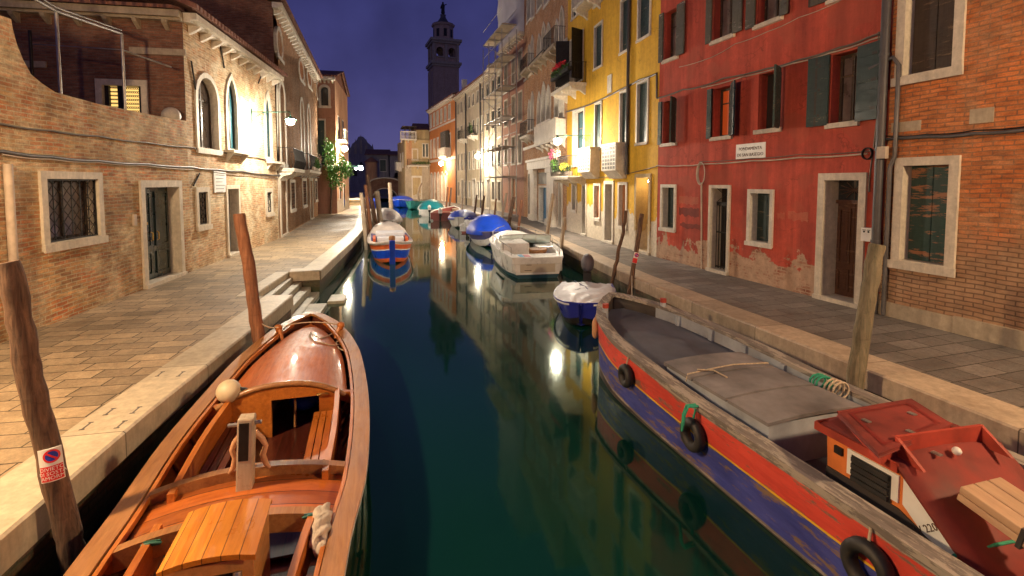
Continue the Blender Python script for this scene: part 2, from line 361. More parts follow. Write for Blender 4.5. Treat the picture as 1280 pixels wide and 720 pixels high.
# ---------------------------------------------------------------- facades
def arch_poly(u0, u1, z0, z1, arch=None, n=10):
    if not arch: return [(u0, z0), (u1, z0), (u1, z1), (u0, z1)]
    w = u1-u0; c = (u0+u1)/2; pts = [(u0, z0), (u1, z0)]
    if arch == 'round':
        r = w/2; zc = max(z1-r, z0+.05)
        for i in range(n+1):
            a = PI*i/n; pts.append((c+r*math.cos(a), zc+(z1-zc)*math.sin(a)))
    elif arch == 'seg':
        zc = z1-w*.18
        for i in range(n+1):
            t = i/n; pts.append((u1-w*t, zc+(z1-zc)*math.sin(PI*t)))
    elif arch == 'point':
        hh = min(w*1.15, (z1-z0)*.6); zc = z1-hh
        m = n//2
        side = [(w/2*(1-(i/m)**1.9), hh*(i/m)**.95) for i in range(m+1)]
        side = [(w/2*math.cos(PI/2*(i/m))**.75 if i < m else 0, hh*(.72*math.sin(PI/2*i/m)+.28*(i/m)**3)) for i in range(m+1)]
        for (x, z) in side: pts.append((c+x, zc+z))
        for (x, z) in side[::-1][1:]: pts.append((c-x, zc+z))
    elif arch == 'oval':
        zc = (z0+z1)/2; return [(c+w/2*math.cos(2*PI*i/20), zc+(z1-z0)/2*math.sin(2*PI*i/20)) for i in range(20)]
    return pts
def offset_poly(pts, d):
    n = len(pts); out = []
    for i in range(n):
        a, b, c = Vector(pts[i-1]), Vector(pts[i]), Vector(pts[(i+1) % n])
        e1 = (b-a); e2 = (c-b)
        if e1.length < 1e-6: e1 = e2
        if e2.length < 1e-6: e2 = e1
        n1 = Vector((e1.y, -e1.x)).normalized(); n2 = Vector((e2.y, -e2.x)).normalized()
        m = (n1+n2); m = m.normalized() if m.length > 1e-6 else n1
        k = 1/max(.45, m.dot(n1)); p = b+m*d*k; out.append((p.x, p.y))
    return out
def ring(mb, inner, outer, y0, y1, skip_bottom=False, mi=0):
    n = len(inner)
    vs = [(p[0], y, p[1]) for y in (y0, y1) for pts in (inner, outer) for p in pts]
    # index: y0 inner 0..n, y0 outer n..2n, y1 inner 2n..3n, y1 outer 3n..4n
    fs = []
    for i in range(n):
        if skip_bottom and i == 0: continue
        j = (i+1) % n
        fs += [(i, j, n+j, n+i), (n+i, n+j, 3*n+j, 3*n+i), (2*n+i, 3*n+i, 3*n+j, 2*n+j), (i, 2*n+i, 2*n+j, j)]
    if skip_bottom:
        for i in (0, 1): fs.append((i, n+i, 3*n+i, 2*n+i))
    mb.add(vs, fs, mi)
class Fac:
    """a building: local x along the facade, +y into the building, z up from the water level"""
    def __init__(s, name, label, cat, a, b, H, mat, depth=6, group=None, base=Q, outline=None):
        s.a = Vector(a); s.b = Vector(b); s.W = (s.b-s.a).length; s.H = H; s.mat = mat; s.depth = depth; s.base = base
        ang = math.atan2(b[1]-a[1], b[0]-a[0]); s.ang = ang
        s.root = thing(name, label, cat, (a[0], a[1], 0), ang, group)
        s.dx = Vector((math.cos(ang), math.sin(ang), 0)); s.dy = Vector((-math.sin(ang), math.cos(ang), 0)); s.holes = []; s.outline = outline; s.items = []
    def uv(s, px, py):
        r = Vector(ray(px, py)); o = Vector((s.a[0], s.a[1], EYE))
        t = s.dy.dot(Vector((s.a[0], s.a[1], 0)))/s.dy.dot(r)
        P = Vector((r.x*t, r.y*t, EYE+r.z*t))
        return (P-Vector((s.a[0], s.a[1], 0))).dot(s.dx), P.z
    def W3(s, u, y, z): return Vector((s.a[0], s.a[1], 0))+s.dx*u+s.dy*y+Vector((0, 0, z))
    def hole(s, xl, xr, yt, yb, **k):
        ym = (yt+yb)/2
        s.hole_l(s.uv(xl, ym)[0], s.uv(xr, ym)[0], s.uv(xl, yb)[1], s.uv(xl, yt)[1], **k)
    def hole_l(s, u0, u1, z0, z1, arch=None, **k):
        if k.get('ground'): z0 = s.base+.06
        s.holes.append((arch_poly(u0, u1, z0, z1, arch), (u0, u1, z0, z1), arch, k))
    def build(s, side_mat=None, roof=None, skip=()):
        mb = MB(); W, H, D = s.W, s.H, s.depth; b = s.base-.3
        outl = s.outline or [(0, b), (W, b), (W, H), (0, H)]
        loops = [[Vector((p[0], p[1], 0)) for p in outl]]+[[Vector((p[0], p[1], 0)) for p in h[0]] for h in s.holes]
        pts = [p for l in loops for p in l]
        mb.add([(p.x, 0, p.y) for p in pts], tessellate_polygon(loops))
        for h in s.holes:
            n = len(h[0]); d = h[3].get('d', .22)
            vs = [(p[0], 0, p[1]) for p in h[0]]+[(p[0], d+.05, p[1]) for p in h[0]]
            mb.add(vs, [(i, (i+1) % n, n+(i+1) % n, n+i) for i in range(n)])
        m2 = 1 if side_mat else 0
        n = len(outl)
        vs = [(p[0], 0, p[1]) for p in outl]+[(p[0], D, p[1]) for p in outl]
        mb.add(vs, [(i, (i+1) % n, n+(i+1) % n, n+i) for i in range(n) if i not in skip], m2)
        tri = tessellate_polygon([loops[0]])
        mb.add([(p[0], D, p[1]) for p in outl], tri, m2)
        s.wall = mb.build('wall', [s.mat]+([side_mat] if side_mat else []), s.root)
        for h in s.holes: s.fill(*h)
        if roof: s.roof(**roof)
        return s
    def fill(s, poly, r, arch, k):
        u0, u1, z0, z1 = r; d = k.get('d', .22); kind = k.get('fill', 'glass'); w = u1-u0
        isdoor = kind in ('door', 'door2', 'gate')
        name = k.get('name', 'door' if isdoor else 'window')
        fr = k.get('frame', .12); fm = k.get('fm', M['stone'])
        mb = MB()
        if fr:
            ring(mb, offset_poly(poly, -.006), offset_poly(poly, fr), -.045, d+.02, skip_bottom=isdoor)
            if isdoor: mb.b2((u0-fr, -.09, z0-.1), (u1+fr, d, z0+.02))
            else: mb.b2((u0-fr*1.25, -.075, z0-fr-.02), (u1+fr*1.25, -.046, z0-fr*.1))
        elif not isdoor:
            mb.b2((u0-.06, -.07, z0-.09), (u1+.06, d-.02, z0+.006))
            fm = k.get('sillm', M['stone'])
        else:
            mb.b2((u0-.02, -.06, z0-.1), (u1+.02, d, z0+.01))
        root = mb.build(name, fm, s.root)
        def plate(nm, mat, y=d, th=.03, pl=poly, par=root):
            m = MB(); m.prism(offset_poly(pl, .004), 'y', y, y+th); return m.build(nm, mat, par)
        if kind in ('glass', 'grille', 'open', 'lit', 'gate'):
            plate('pane', k.get('pane', M['glass']) if kind != 'lit' else k.get('pane', M['lit']))
            if k.get('bars', 1) and w > .35 and kind in ('glass', 'open', 'lit', 'grille'):
                m = MB(); c = (u0+u1)/2; bm = k.get('barm', M['shutter_b'])
                ring(m, offset_poly(poly, -.06), offset_poly(poly, -.004), d-.035, d-.005)
                m.b2((c-.025, d-.037, z0+.02), (c+.025, d-.007, z1-.04))
                if z1-z0 > 1.2 and arch != 'point': m.b2((u0+.02, d-.033, z0+(z1-z0)*.68), (u1-.02, d-.009, z0+(z1-z0)*.68+.03))
                m.build('sash', bm, root)
        if kind in ('grille', 'gate'):
            m = MB(); st = k.get('gs', .13)
            if kind == 'gate':
                nb = max(4, int(w/.1))
                for i in range(nb+1): m.b2((u0+w*i/nb-.009, d*.5, z0), (u0+w*i/nb+.009, d*.5+.018, z1-.45))
                for zz in (z0+.05, z0+(z1-z0)*.45, z1-.45): m.b2((u0, d*.5-.004, zz), (u1, d*.5+.022, zz+.03))
                m.b2((u0, d*.5-.01, z1-.42), (u1, d*.5+.03, z1-.36))
                c = (u0+u1)/2
                for a in (-1, 1): m.tube([(c-a*w/2, d*.5, z1-.36), (c, d*.5, z1-.18), (c+a*w/2, d*.5, z1-.01)], .008, 5)
            else:
                yg = k.get('gy', d*.25)
                ring(m, offset_poly(poly, -.035), offset_poly(poly, -.003), yg-.012, yg+.012)
                nx = max(2, round(w/st)); nz = max(2, round((z1-z0)/st)); a = w/nx/2; bb = (z1-z0)/nz/2
                for i in range(nx):
                    for j in range(nz):
                        cx = u0+a*(2*i+1); cz = z0+bb*(2*j+1)
                        q = [(cx+a*.97*math.cos(t)*(1 if t_ % 2 == 0 else .72), yg, cz+bb*.97*math.sin(t)*(1 if t_ % 2 == 0 else .72)) for t_ in range(9) for t in (PI/4*t_,)]
                        m.tube(q, .0075, 4, cap=False, smooth=False)
                for i in range(1, nx): m.b2((u0+2*a*i-.006, yg-.006, z0), (u0+2*a*i+.006, yg+.006, z1))
            m.build('grille', M['iron'], root)
        if kind == 'shut':
            sm = k.get('sm', M['shutter_g']); c = (u0+u1)/2; ys = k.get('ys', min(.1, d*.5))
            m = MB(); m.prism(offset_poly(poly, .004), 'y', ys+.045, ys+.06); m.build('pane', M['dark_in'], root)
            for q, (a, b) in enumerate(((u0+.008, c-.006), (c+.006, u1-.008))):
                if arch:
                    pl = [(min(max(p[0], a), b), p[1]) for p in offset_poly(poly, -.008)]
                    m = MB(); cl = []
                    for p in pl:
                        if not cl or (abs(cl[-1][0]-p[0])+abs(cl[-1][1]-p[1])) > 1e-5: cl.append(p)
                    m.prism(cl, 'y', ys, ys+.035)
                else:
                    m = MB(); m.b2((a, ys, z0+.012), (b, ys+.035, z1-.01))
                    for zz in (z0+(z1-z0)*.2, z0+(z1-z0)*.8): m.b2((a+.01, ys-.008, zz), (b-.01, ys+.001, zz+.035))
                m.build('shutter', sm, root)
        for lf in k.get('leaves', []):
            # (hinge side -1/1, width, angle: 0 closed .. 180 flat on the wall)
            sd, lw, an = lf[:3]; sm = lf[3] if len(lf) > 3 else k.get('sm', M['shutter_g'])
            hx = u0 if sd < 0 else u1; a = math.radians(an); m = MB()
            dirx = math.cos(a)*(-sd); diry = -math.sin(a)
            R = Matrix.Rotation(math.atan2(diry, dirx), 3, 'Z'); off = Vector((hx+sd*.01, -.055, 0))
            def lb(lo, hi):
                c = Vector([(p+q)/2 for p, q in zip(lo, hi)]); m.box(off+R @ c, [abs(q-p) for p, q in zip(lo, hi)], R)
            lb((0, -.018, z0-.02), (lw, .018, z1+.02))
            for zz in (z0+(z1-z0)*.12, z0+(z1-z0)*.5, z0+(z1-z0)*.85): lb((.02, -.028, zz), (lw-.02, .028, zz+.05))
            m.build('shutter', sm, root)
        if kind in ('door', 'door2'):
            dm = k.get('dm', M['door_brown']); leaves = [(u0, (u0+u1)/2-.004), ((u0+u1)/2+.004, u1)] if kind == 'door2' else [(u0, u1)]
            zt = z1
            if k.get('transom'):
                zt = z1-(z1-z0)*k['transom']
                m = MB(); m.b2((u0-.004, d, zt+.07), (u1+.004, d+.02, z1)); m.build('transom_pane', M['glass'], root)
                m = MB(); m.b2((u0, d-.06, zt), (u1, d, zt+.07)); c = (u0+u1)/2; zc = (zt+.07+z1)/2
                for q in range(6):
                    a = PI*q/6; m.tube([(c+math.cos(a)*w*.45, d-.03, zc+math.sin(a)*(z1-zt)*.38), (c-math.cos(a)*w*.45, d-.03, zc-math.sin(a)*(z1-zt)*.38)], .008, 4)
                m.build('transom', dm, root)
            for q, (a, b) in enumerate(leaves):
                m = MB()
                if arch: m.prism([(min(max(p[0], a), b), p[1]) for p in offset_poly(poly, .003)], 'y', d, d+.05)
                else:
                    m.b2((a, d, z0), (b, d+.05, zt))
                    L = b-a; ins = min(.1, L*.16)
                    for (p0, p1) in ((.06, .3), (.36, .95)):
                        pz0 = z0+(zt-z0)*p0; pz1 = z0+(zt-z0)*p1
                        ring(m, [(a+ins+.035, pz0+.035), (b-ins-.035, pz0+.035), (b-ins-.035, pz1-.035), (a+ins+.035, pz1-.035)], [(a+ins, pz0), (b-ins, pz0), (b-ins, pz1), (a+ins, pz1)], d-.028, d+.001)
                        m.b2((a+ins+.06, d-.012, pz0+.06), (b-ins-.06, d+.001, pz1-.06))
                m.build('door_leaf', dm, root)
                if k.get('handles'):
                    m = MB(); hz = z0+(zt-z0)*.47; hx = b-.12 if q == 0 else a+.12
                    m.tube([(hx, d-.03, hz-.1), (hx, d-.07, hz-.08), (hx, d-.07, hz+.08), (hx, d-.03, hz+.1)], .014, 6)
                    m.build('handle', M['brass'], root)
                    if q == 0:
                        m = MB(); m.b2(((a+b)/2-.14, d-.035, hz+.28), ((a+b)/2+.14, d-.029, hz+.34)); m.build('letter_slot', M['brass'], root)
    def part(s, name, mat, f, **kw):
        m = MB(); f(m); return m.build(name, mat, s.root, **kw)
    def roofp(s, z=None, over=.45, rise=1.6, x0=None, x1=None, y1=None, oy=0):
        z = s.H if z is None else z; x0 = -over*.6 if x0 is None else x0; x1 = s.W+over*.6 if x1 is None else x1; D = y1 or s.depth
        m = MB(); m.prism([(-over, z), (D/2, z+rise), (D+over, z), (D+over, z+.12), (D/2, z+rise+.12), (-over, z+.12)], 'x', x0, x1)
        m.prism([(0.01, z-.02), (D-.01, z-.02), (D/2, z+rise-.03)], 'x', x0+.35, x1-.35)
        m.build('roof', M['roof'], s.root)
    def cornice(s, z=None, n=12, out=.28, mat=None, x0=0, x1=None, h=.16, ch=.22, cw=.12):
        z = s.H if z is None else z; x1 = s.W if x1 is None else x1; m = MB()
        m.b2((x0-.05, -out, z-h), (x1+.05, .02, z)); m.b2((x0-.05, -out*.6, z-h-.06), (x1+.05, .015, z-h-.001))
        for i in range(n):
            c = x0+(x1-x0)*(i+.5)/n
            m.prism([(-out*.9, z-h-.062), (.01, z-h-.062), (.01, z-h-.062-ch), (-out*.3, z-h-.06-ch*.75), (-out*.75, z-h-.06-ch*.35)], 'x', c-cw/2, c+cw/2)
        m.build('cornice', mat or M['stone'], s.root)
    def balcony(s, u0, u1, z, out=.7, style='stone', mat=None, rail=.85):
        mat = mat or M['stone']; m = MB(); m.b2((u0, -out, z-.14), (u1, .03, z)); m.b2((u0-.03, -out-.03, z-.05), (u1+.03, 0, z-.02))
        nb = max(2, int((u1-u0)/1.0)+1)
        for i in range(nb):
            c = u0+.15+(u1-u0-.3)*i/(nb-1)
            m.prism([(.02, z-.5), (.02, z-.141), (-out*.9, z-.141), (-out*.8, z-.25), (-out*.3, z-.33)], 'x', c-.07, c+.07)
        b = m.build('balcony', mat, s.root); m = MB()
        if style == 'stone':
            m.b2((u0, -out, z+rail-.1), (u1, -out+.14, z+rail)); nn = max(3, int((u1-u0)/.17))
            for i in range(nn+1):
                c = u0+.05+(u1-u0-.1)*i/nn; m.lathe((c, -out+.07, z), [(.05, 0), (.03, .1), (.055, .3), (.025, .55), (.045, rail-.1)], 6)
            for uu in (u0, u1-.12): m.b2((uu, -out, z+rail-.1), (uu+.12, .02, z+rail)); m.b2((uu, -out+.15, z), (uu+.12, 0, z+rail-.1))
        elif style == 'solid':
            m.b2((u0, -out, z), (u1, -out+.08, z+rail)); m.b2((u0, -out+.08, z), (u0+.08, 0, z+rail)); m.b2((u1-.08, -out+.08, z), (u1, 0, z+rail))
            m.b2((u0-.02, -out-.03, z+rail), (u1+.02, -out+.1, z+rail+.05))
        else:
            nn = max(3, int((u1-u0)/.11))
            for i in range(nn+1): m.tube([(u0+(u1-u0)*i/nn, -out+.03, z), (u0+(u1-u0)*i/nn, -out+(.0 if style == 'iron' else -.06), z+rail*.4), (u0+(u1-u0)*i/nn, -out+.03, z+rail)], .009, 4)
            for uu in (u0, u1):
                for q in range(int(out/.12)): m.tube([(uu, -q*.12-.05, z), (uu, -q*.12-.05, z+rail)], .009, 4)
                m.tube([(uu, 0, z+rail), (uu, -out+.03, z+rail)], .014, 5)
            m.tube([(u0, -out+.03, z+rail), (u1, -out+.03, z+rail)], .016, 5); m.tube([(u0, -out+.03, z+.06), (u1, -out+.03, z+.06)], .01, 5)
        m.build('railing', M['iron'] if style in ('iron', 'belly') else mat, b)
        return b
    def cable(s, pts, r=.014, mat=None, name='cable', y=-.03, px=True):
        P = [s.uv(*p) for p in pts] if px else pts
        L = []
        for i in range(len(P)-1):
            for t in range(4): f = t/4; L.append((P[i][0]*(1-f)+P[i+1][0]*f, y, P[i][1]*(1-f)+P[i+1][1]*f-.02*math.sin(PI*f)*(1 if abs(P[i][0]-P[i+1][0]) > .5 else 0)))
        L.append((P[-1][0], y, P[-1][1]))
        m = MB(); m.tube(L, r, 6); m.build(name, mat or M['cable'], s.root)
# -------- plan
def LX(Y): return -5.55+.045*(Y-12)
def on_line(px, a, b, py=228):
    r = ray(px, py); dx, dy = b[0]-a[0], b[1]-a[1]
    t = (dy*a[0]-dx*a[1])/(dy*r[0]-dx*r[1]); return (r[0]*t, r[1]*t)
LA0 = (LX(-6), -6.0); LCn = (LX(22), 22.0)
Bc = on_line(236, LA0, LCn)      # corner of the arched palazzo
BCx = on_line(347, LA0, LCn)     # where it meets the tall house
Cend = (-6.0, 36.6); Dcn = (-5.25, 39.0)
# ======== left: garden wall building with terrace
F = Fac('brick_house', 'low old brick house with curved parapet, barred square window and dark green double door', 'house', LA0, Bc, 3.9, M['brick_ochre'], 5.5)
par = [F.uv(*p) for p in ((236, 152), (192, 144), (119, 129), (69, 115), (52, 104), (39, 93), (29, 75), (21, 55), (16, 36), (14, 24), (0, 19))]
W = F.W; par[0] = (W, par[0][1])
zt = par[-1][1]
F.outline = [(0, Q-.3), (W, Q-.3)]+par+[(0, zt)]
F.hole(57, 122, 223, 305, fill='grille', frame=.12, d=.2, pane=M['glass_curt'], gs=.2, gy=.02)
F.hole(181, 224, 234, 352, fill='door2', ground=1, frame=.15, d=.22, dm=M['door_g'], handles=1)
def body(F):
    # terrace floor + rear, the front sheet alone carries the parapet
    mb = MB(); W, D = F.W, .42
    outl = F.outline
    loops = [[Vector((p[0], p[1], 0)) for p in outl]]+[[Vector((p[0], p[1], 0)) for p in h[0]] for h in F.holes]
    pts = [p for l in loops for p in l]; mb.add([(p.x, 0, p.y) for p in pts], tessellate_polygon(loops))
    for h in F.holes:
        n = len(h[0]); d = h[3].get('d', .22)
        vs = [(p[0], 0, p[1]) for p in h[0]]+[(p[0], d+.05, p[1]) for p in h[0]]
        mb.add(vs, [(i, (i+1) % n, n+(i+1) % n, n+i) for i in range(n)])
    n = len(outl); vs = [(p[0], 0, p[1]) for p in outl]+[(p[0], D, p[1]) for p in outl]
    mb.add(vs, [(i, (i+1) % n, n+(i+1) % n, n+i) for i in range(n)])
    mb.add([(p[0], D, p[1]) for p in outl], tessellate_polygon([loops[0]]))
    F.wall = mb.build('wall', [F.mat], F.root)
    for h in F.holes: F.fill(*h)
body(F)
F.part('terrace_floor', M['stone_old'], lambda m: m.b2((0, .42, 3.0), (W-.02, 6.0, 3.2)))
F.part('rear_wall', M['brick_dark'], lambda m: m.b2((0, 6.0, Q-.3), (W-.02, 6.3, 6.2)))
F.part('ball_finial', M['stone'], lambda m: (m.ell((*F.uv(225, 146)[:1], .2, F.uv(225, 145)[1]), (.21, .21, .21), 18, 12), m.lathe((F.uv(225, 146)[0], .2, F.uv(225, 158)[1]), [(.14, 0), (.14, .08), (.07, .12), (.07, .2)], 12)))
F.part('ball_finial', M['stone'], lambda m: (m.ell((F.uv(-4, 11)[0], .2, F.uv(-4, 11)[1]), (.16, .16, .16), 14, 10), m.lathe((F.uv(-4, 11)[0], .2, zt), [(.1, 0), (.1, .05), (.05, .1)], 10)))
u = F.uv(6, 260)[0]
F.part('drainpipe', M['cable_w'], lambda m: m.tube([(u, -.07, .7), (u, -.07, F.uv(6, 205)[1])], .055, 10))
F.cable([(-60, 148), (0, 155), (60, 163), (120, 170), (180, 178), (236, 184)], .018)
F.cable([(-40, 185), (0, 189), (60, 196), (120, 201), (180, 205), (240, 209)], .03, M['pipe'])
F.cable([(0, 193), (60, 199), (120, 203), (180, 207), (240, 212)], .014, M['cable_w'])
u, z = F.uv(247, 232)
F.part('tie_rod', M['iron'], lambda m: m.tube([(*F.uv(245, 216)[:1], -.03, F.uv(245, 216)[1]), (F.uv(232, 248)[0], -.03, F.uv(232, 248)[1])], .022, 6)) if False else None
F.part('door_bell_box', M['cable_w'], lambda m: m.b2((F.uv(167, 275)[0]-.05, -.04, F.uv(167, 282)[1]), (F.uv(167, 275)[0]+.05, 0, F.uv(167, 268)[1])))
LOWHOUSE = F
# pergola frame on the terrace
def pt(px, py, Y): return AY(px, py, Y)
t = thing('pergola_frame', 'grey metal pergola frame of thin posts and rails above the brick terrace', 'pergola', (-6.6, 12.2, 3.2))
pA = pt(152, 42, 12.6); pB = pt(70, 14, 11.0); pC = pt(25, -8, 9.6)
m = MB(); m.tube([pt(20, -14, 10.1), pB, pA], .03, 8); m.tube([pt(20, -18, 10.1)+Vector((0, 0, .05)), pB+Vector((0, 0, .07)), pA+Vector((0, 0, .07))], .018, 6)
m.tube([pA+Vector((0, 0, -.35)), pt(214, 84, 13.6)], .022, 6); m.tube([pA+Vector((0, 0, -.35)), pt(40, 55, 13.8)], .012, 6); m.build('rail', M['steel'], t, loc=False)
for p in (pA, pB, ): MB().tube([p, (p.x, p.y, 3.2)], .03, 8).build('post', M['steel'], t, loc=False)
p = pt(37, 38, 13.6); MB().tube([p, (p.x, p.y, 3.2)], .035, 8).build('post', M['iron'], t, loc=False)
# ======== the arched palazzo: canal facade
zB = F.uv(236, 22)[1]
B = Fac('brick_palazzo', 'pale brick palazzo with pointed and round arched windows under a corbelled stone cornice', 'palazzo', Bc, BCx, zB, M['brick_palazzo'], 9)
B.hole(246, 271, 92, 184, arch='round', fill='glass', pane=M['glass_curt'], frame=.13, d=.2, bars=1, fm=M['stone_w'])
B.hole(283.5, 295, 97, 186, arch='point', fill='glass', pane=M['glass_teal'], frame=.14, d=.09, fm=M['stone_w'], barm=M['shutter_g'])
B.hole(331.5, 338, 118, 196, arch='point', fill='glass', pane=M['glass_teal'], frame=.14, d=.07, fm=M['stone_w'], barm=M['shutter_g'])
B.hole(247, 258.5, 240, 282, fill='grille', frame=.13, d=.18, gs=.2, gy=.02)
B.hole(284.5, 298, 236, 318, fill='door', ground=1, frame=.12, d=.25, dm=M['door_blue'])
B.hole(333, 339, 240, 266, fill='grille', frame=.14, d=.18, gs=.25, gy=.02)
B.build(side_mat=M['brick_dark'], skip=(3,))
B.cornice(n=11, out=.34, mat=M['stone_w'])
m = MB(); BW = B.W
m.prism([(-.5, zB+.0), (4.5, zB+1.9), (9.3, zB+0), (9.3, zB+.12), (4.5, zB+2.02), (-.5, zB+.12)], 'x', -.4, BW); m.build('roof', M['roof'], B.root)
for (x0, x1, py, px_) in ((280, 304, 187, 281), (332, 347, 201, 333)):
    u0, z = B.uv(x0, py); u1 = B.uv(x1, py)[0]; c0, c1 = u0+.0, u1
    B.part('window_ledge', M['stone_w'], lambda m: (m.b2((c0, -.28, z-.08), (c1, 0, z)), m.prism([(0, z-.081), (0, z-.35), (-.22, z-.081)], 'x', c0+.12, c0+.24), m.prism([(0, z-.081), (0, z-.35), (-.22, z-.081)], 'x', c1-.24, c1-.12)))
for a, b in (((237.5, 76), (243, 112)), ((274, 56), (279, 85)), ((328, 88), (322, 104)), ((248, 217), (240.5, 232))):
    pa, pb = B.uv(*a), B.uv(*b); B.part('wall_tie', M['iron'], lambda m: m.tube([(pa[0], -.03, pa[1]), (pb[0], -.03, pb[1])], .022, 6))
u0, z1 = B.uv(266, 213); u1, _ = B.uv(281, 213); z0 = B.uv(265, 241)[1]
pl = B.part('notice_plaque', M['paper'], lambda m: m.b2((u0, -.03, z0), (u1, -.002, z1)))
m = MB()
for i in range(7): m.b2((u0+.1, -.034, z1-.12-i*.1), (u1-.12-(i % 3)*.08, -.031, z1-.135-i*.1))
m.build('lettering', M['pipe'], pl)
B.cable([(236, 184), (280, 191), (320, 197), (347, 202)], .018); B.cable([(237, 209), (270, 212), (300, 214), (330, 218), (347, 219)], .03, M['pipe']); B.cable([(265, 215), (310, 219), (347, 223)], .014)
# end wall of the palazzo facing the camera (above the terrace)
eb = (Bc[0]-.012, Bc[1]-.0); ea = (Bc[0]-9, Bc[1]+.18)
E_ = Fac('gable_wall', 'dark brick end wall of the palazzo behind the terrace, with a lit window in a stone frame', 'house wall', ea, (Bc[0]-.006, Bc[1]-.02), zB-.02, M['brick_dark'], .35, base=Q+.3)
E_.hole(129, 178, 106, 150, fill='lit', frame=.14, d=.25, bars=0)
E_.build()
h = E_.holes[0][1]; u0, u1, z0, z1 = h
def gr(m):
    for a, b in ((u0+.1, (u0+u1)/2-.13), ((u0+u1)/2+.0, u1-.1)):
        for i in range(7):
            for j in range(9): 
                cx = a+(b-a)*(i+.5)/7; cz = z0+(z1-z0)*(j+.5)/9; rr = (b-a)/14
                m.tube([(cx+rr*math.cos(t*PI/3), .1, cz+rr*math.sin(t*PI/3)) for t in range(7)], .008, 4, cap=False, smooth=False)
    m.b2(((u0+u1)/2-.14, .06, z0), ((u0+u1)/2-.0, .14, z1)); m.b2((u0, .06, z0), (u0+.1, .14, z1)); m.b2((u1-.1, .06, z0), (u1, .14, z1))
gw = [c for c in E_.root.children if c.name.startswith('window')][0]
m = MB(); gr(m); m.build('grille', M['iron'], gw)
for a, b in (((162, 59), (232, 67)), ((30, 76), (58, 84))):
    pa = E_.uv(*a); pb = E_.uv(b[0], a[1]); pz = E_.uv(a[0], b[1])
    E_.part('string_course', M['stone_old'], lambda m: m.b2((pa[0], -.04, pz[1]), (pb[0], 0, pa[1])))
E_.cornice(n=14, out=.3, mat=M['stone_old'], x0=0, cw=.1); 
E_.part('eave_tiles', M['roof'], lambda m: m.prism([(-.4, zB-.02), (.3, zB+.12), (.3, zB+.2), (-.4, zB+.06)], 'x', -.1, E_.W-.05))
# ======== tall house behind
Cst = BCx
zC = 11.0
Cc = Fac('tall_brick_house', 'tall orange brick house with oval attic windows and long arched windows beyond the palazzo', 'house', (Cst[0]+.001, Cst[1]+.002), Cend, 10, M['brick_brown'], 9)
zC = Cc.H = Cc.uv(347, 14)[1]
for q in ((345.5, 352, 33, 66, 'glass'), (373.5, 379, 72, 95, 'lit'), (383.5, 388.5, 83, 103, 'lit'), (395.5, 398.5, 102, 121, 'lit')):
    Cc.hole(q[0], q[1], q[2], q[3], arch='oval', fill=q[4], frame=.14, d=.07, bars=0, fm=M['stone_w'])
for q in ((350, 356, 103, 204), (376, 379.5, 124, 206), (384.5, 387.5, 132, 208)):
    Cc.hole(*q, arch='round', fill='glass', frame=.16, d=.07, fm=M['stone_w'], pane=M['glass_teal'] if q[0] < 360 else M['glass'])
for q in ((363, 368, 228, 262), (378, 382.5, 226, 257), (393.5, 396, 226, 250)): Cc.hole(*q, fill='grille', frame=.14, d=.15, gs=.3, gy=.0, fm=M['stone_w'])
Cc.hole(351, 357.5, 226, 300, fill='door', ground=1, frame=.2, d=.2, dm=M['stone_old'])
Cc.hole(387.5, 390.5, 226, 276, fill='door', ground=1, frame=.2, d=.2, dm=M['shutter_grey'])
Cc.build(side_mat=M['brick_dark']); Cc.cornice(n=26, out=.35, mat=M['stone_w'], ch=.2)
Cc.roofp(rise=2.2, over=.5)
u0, z = Cc.uv(348, 210); u1 = Cc.uv(365, 210)[0]; Cc.balcony(u0, u1-.3, z, .6, 'belly', M['stone_w'])
u0, z = Cc.uv(375, 212); u1 = Cc.uv(391, 212)[0]; Cc.balcony(u0, u1, z, .5, 'belly', M['stone_w'])
Cc.cable([(348, 219), (375, 220), (398, 222)], .04, M['pipe'])
# ======== house D protruding
Da = (-7.4, 38.4); Db = AY(421, 228, 38.4)[:2]; zD = AY(421, 97, 38.4)[2]
D1 = Fac('corner_house', 'brown corner house with one dark arched window facing the viewer, green plant below', 'house', Da, Db, zD, M['pink'], 8)
D1.hole(401, 410.5, 108, 132, arch='round', fill='glass', frame=.15, d=.2, bars=0)
D1.hole(397, 406, 150, 206, fill='shut', frame=.1, d=.2)
D1.build(side_mat=M['peach']); D1.cornice(n=9, out=.3, mat=M['stone_w']); D1.roofp(rise=1.2, over=.35)
Dd = (Db[0]-.8, Db[1]+13)
def side_win(F, u, z0, z1, w=.8):
    m = MB(); m.b2((F.W+.0, u, z0), (F.W+.03, u+w, z1)); wd = m.build('window', M['stone_w'], F.root)
    m = MB(); m.b2((F.W+.03, u+.1, z0+.1), (F.W+.045, u+w-.1, z1-.1)); m.build('pane', M['glass'], wd)
for (u, z0, z1) in ((1.2, 6.2, 8), (3.8, 6.2, 8), (1.2, 1.6, 2.7), (3.6, .8, 2.9)): side_win(D1, u, z0, z1)
m = MB(); m.b2((D1.W, .8, 7.6-1.6), (D1.W+.6, 2.4, 7.75-1.6)); bl = m.build('balcony', M['stone_w'], D1.root); m = MB()
for i in range(9): m.lathe((D1.W+.5, .9+i*.17, 6.15), [(.05, 0), (.03, .2), (.05, .4), (.03, .7)], 6)
m.b2((D1.W+.42, .8, 6.85), (D1.W+.6, 2.4, 6.95)); m.build('railing', M['stone_w'], bl)
def merge_into(F, B):
    Mx = world(B.root).inverted() @ world(F.root)
    for c in list(F.root.children):
        mb_ = Mx @ c.matrix_basis; c.parent = B.root; c.matrix_basis = mb_
    bpy.data.objects.remove(F.root); F.root = B.root
merge_into(E_, B)
